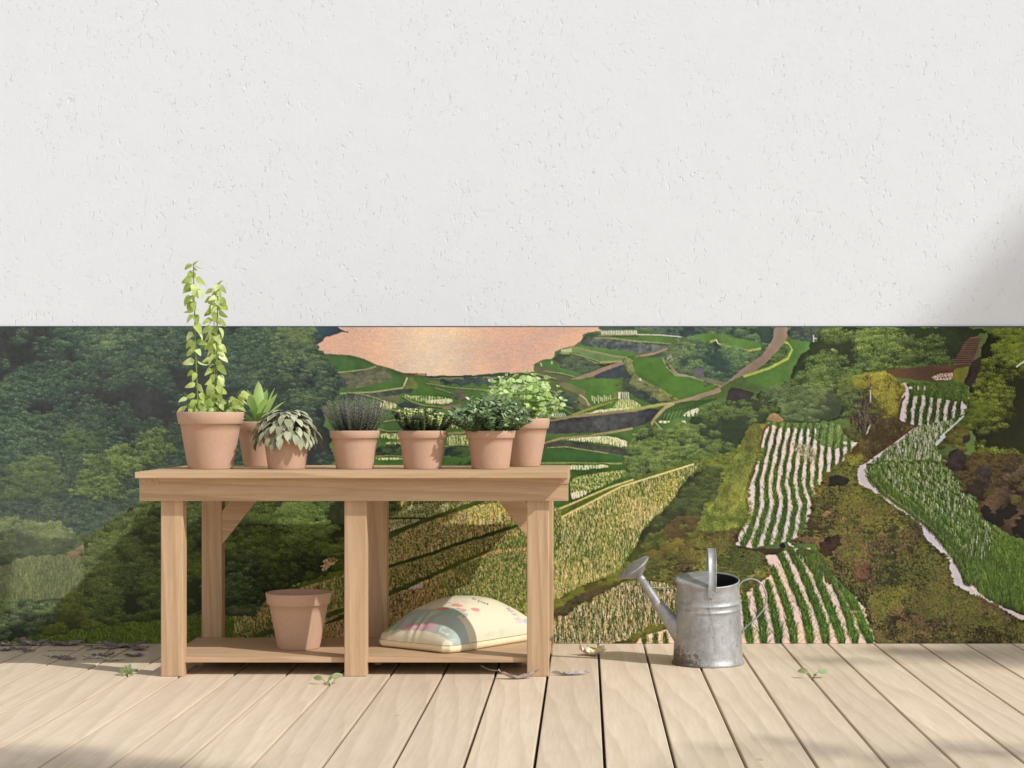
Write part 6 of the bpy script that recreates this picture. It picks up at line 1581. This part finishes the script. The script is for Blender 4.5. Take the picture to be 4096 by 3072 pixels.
twig([(372, 2590, .003), (320, 2588, .012), (280, 2586, .030), (258, 2590, .004)], .0024, 'pale bent twig rising behind the upturned grey leaf', 0)
twig([(350, 2587, .004), (400, 2586, .006), (450, 2588, .003)], .0022, 'pale straight twig under the topmost dark leaf', 1)
twig([(190, 2606, .003), (240, 2607, .006), (300, 2606, .003)], .0014, 'thin grey twig lying left of centre in the litter', 2)
twig([(330, 2640, .002), (360, 2640, .005), (400, 2636, .003)], .0014, 'thin grey twig in front at the third deck gap', 3)
twig([(420, 2618, .003), (440, 2608, .010), (462, 2598, .004)], .0022, 'short brown twig slanting under the largest dark leaf', 4)
twig([(345, 2603, .003), (400, 2600, .006), (448, 2599, .004)], .0018, 'long dark twig beside the thin rolled leaf', 5)

M['sprout'] = leafmat('sprout_leaf', [lin(104, 122, 72), lin(140, 156, 104), lin(168, 180, 132)], 0.5, 0.25)
def sprout(px, py, spec, label):
    p = at_floor(px, py); o = empty('sprout', p); tag(o, label, 'sprout', 'green sprouts growing between the deck boards')
    lf_ = MB(); st_ = MB()
    for (a_, e_, L, W_d, dr, h_) in spec:
        tp = Vector((math.cos(a_) * h_ * .8, math.sin(a_) * h_ * .5, h_)); tube(st_, [Vector((0, 0, -.012)), tp * .5 + Vector((0, 0, h_ * .2)), tp], .0012, 5)
        leaf(lf_, tp, U(a_, e_), (0, -1.3, 1), L * 1.1, W_d * 1.25, dr, .25, 'ovate', 7, random.Random(L * 999).random())
    st_.build('stem', M['stem_green'], o); lf_.build('foliage', M['sprout'], o)
sprout(508, 2703, [(1.2, 1.3, .026, .013, .3, .016), (2.7, .7, .024, .015, .9, .016), (-.4, .6, .022, .013, .9, .012), (.2, .3, .03, .008, .6, .006), (3.3, .3, .028, .008, .8, .008), (-1.5, .5, .022, .012, 1.0, .012), (2.0, 1.0, .02, .01, .4, .02)], 'small bushy green sprout in the leg shadow left of the table')
sprout(1306, 2738, [(.3, .35, .042, .020, .55, .022), (3.0, .3, .036, .017, .8, .018), (.9, .9, .026, .010, .2, .012), (-1.3, -.3, .026, .008, .5, .012)], 'two-leaved green sprout growing in front of the middle table leg')
sprout(3251, 2714, [(.15, .25, .046, .022, .75, .022), (3.0, .4, .042, .020, 1.2, .020), (.9, .4, .018, .010, .3, .008)], 'two-leaved green sprout at the right beyond the watering can')
# ---------------------------------------------------------------- a tree beyond the right of the picture, whose crown shades the wall and the deck edges
k = NT('tree_bark'); v_ = k.coords((9, 9, 2)); n1_ = k.noise(v_, 3, 5)
k.bump(n1_, .7, .03); M['bark'] = k.done(k.ramp(n1_, [(.3, (.07, .055, .04)), (.7, (.17, .14, .11))]), .9, .1)
M['tree_leaf'] = leafmat('tree_leaf', [(.045, .09, .02), (.07, .13, .03), (.10, .17, .05)], .5, .3)
def back(px_, py_, z_hit=None, tt=4.5):
    """where a clump must hang so that its shadow falls on this spot"""
    if z_hit == 'wall': p = Vector((wx(px_, YW), YW, wz(py_, YW)))
    else: p = at_floor(px_, py_)
    d = Vector((1.65, -1.0, 1.65))
    return p + d * tt
def shade(px_, py_, rad, tt, surf=None, dens=1.0, sq=(1, 1, .6)):
    clumps.append((back(px_, py_, surf, tt), rad, dens, sq))
rg = random.Random(77)
def make_tree(org, H, rt, label, zb):
    tree = empty('shade_tree', org); tag(tree, label, 'tree', 'trees outside the picture')
    lf = MB(); tr = MB(); org = Vector(org)
    tube(tr, [Vector((0, 0, 0)), Vector((.03, 0, H * .2)), Vector((-.05, .05, H * .45)), Vector((.06, .06, H * .65)), Vector((0, .08, H * .85)), Vector((.04, 0, H))], [rt, rt * .8, rt * .65, rt * .5, rt * .3, rt * .12], 14)
    for c_, rad, dens, sq in clumps:
        lc_ = c_ - org
        b0 = Vector((0, .05, max(zb * .6, min(zb, lc_.z * .62))))
        tube(tr, bez(b0, b0.lerp(lc_, .35) + Vector((0, 0, .3)), b0.lerp(lc_, .7) + Vector((0, 0, .25)), lc_, 8), [rt * .26 * (1 - q / 9.5) + .006 for q in range(9)], 7)
        n = int(4680 * rad * rad * dens)
        for i in range(n):
            a_ = rg.uniform(0, 6.283); z_ = rg.uniform(-1, 1); rr2 = rad * rg.random() ** .42; s_ = math.sqrt(1 - z_ * z_)
            p_ = lc_ + Vector((math.cos(a_) * s_ * rr2 * sq[0], math.sin(a_) * s_ * rr2 * sq[1], z_ * rr2 * sq[2]))
            leaf(lf, p_, U(rg.uniform(0, 6.28), rg.uniform(-.9, .5)), (rg.uniform(-.4, .4), rg.uniform(-.4, .4), 1), rg.uniform(.07, .11), rg.uniform(.035, .055), .4, .2, 'ovate', 2, rg.random())
    tr.build('trunk', M['bark'], tree); lf.build('crown', M['tree_leaf'], tree)
clumps = []
for px_, py_, rad in ((4080, 1180, .30), (4020, 1310, .26), (4110, 1030, .22), (4240, 1200, .5)): shade(px_, py_, rad, 6.2, 'wall', .26)
for px_, py_, rad in ((3560, 2600, .14), (3800, 2620, .20), (4060, 2630, .30), (3330, 2645, .10), (4060, 2590, .26)): shade(px_, py_, rad, 5.6, None, .5)

make_tree((12.4, 3.2, -0.16), 10.5, .26, 'tall leafy tree right of the picture whose crown shades the white wall', 7.5)
clumps = []
for px_, py_, rad in ((3080, 2960, .08), (3300, 3000, .10), (3560, 3040, .10), (3850, 2990, .12), (2800, 2990, .07), (4050, 3020, .12)): shade(px_, py_, rad, 3.5, None, .3)
for px_, py_, rad in ((60, 3030, .22), (300, 3070, .24), (560, 3090, .22), (800, 3110, .16), (120, 3075, .25)): shade(px_, py_, rad, 3.5, None, .36)

make_tree((3.9, .4, -0.16), 6.2, .11, 'small leafy tree beside the deck whose crown shades the front boards', 4.0)
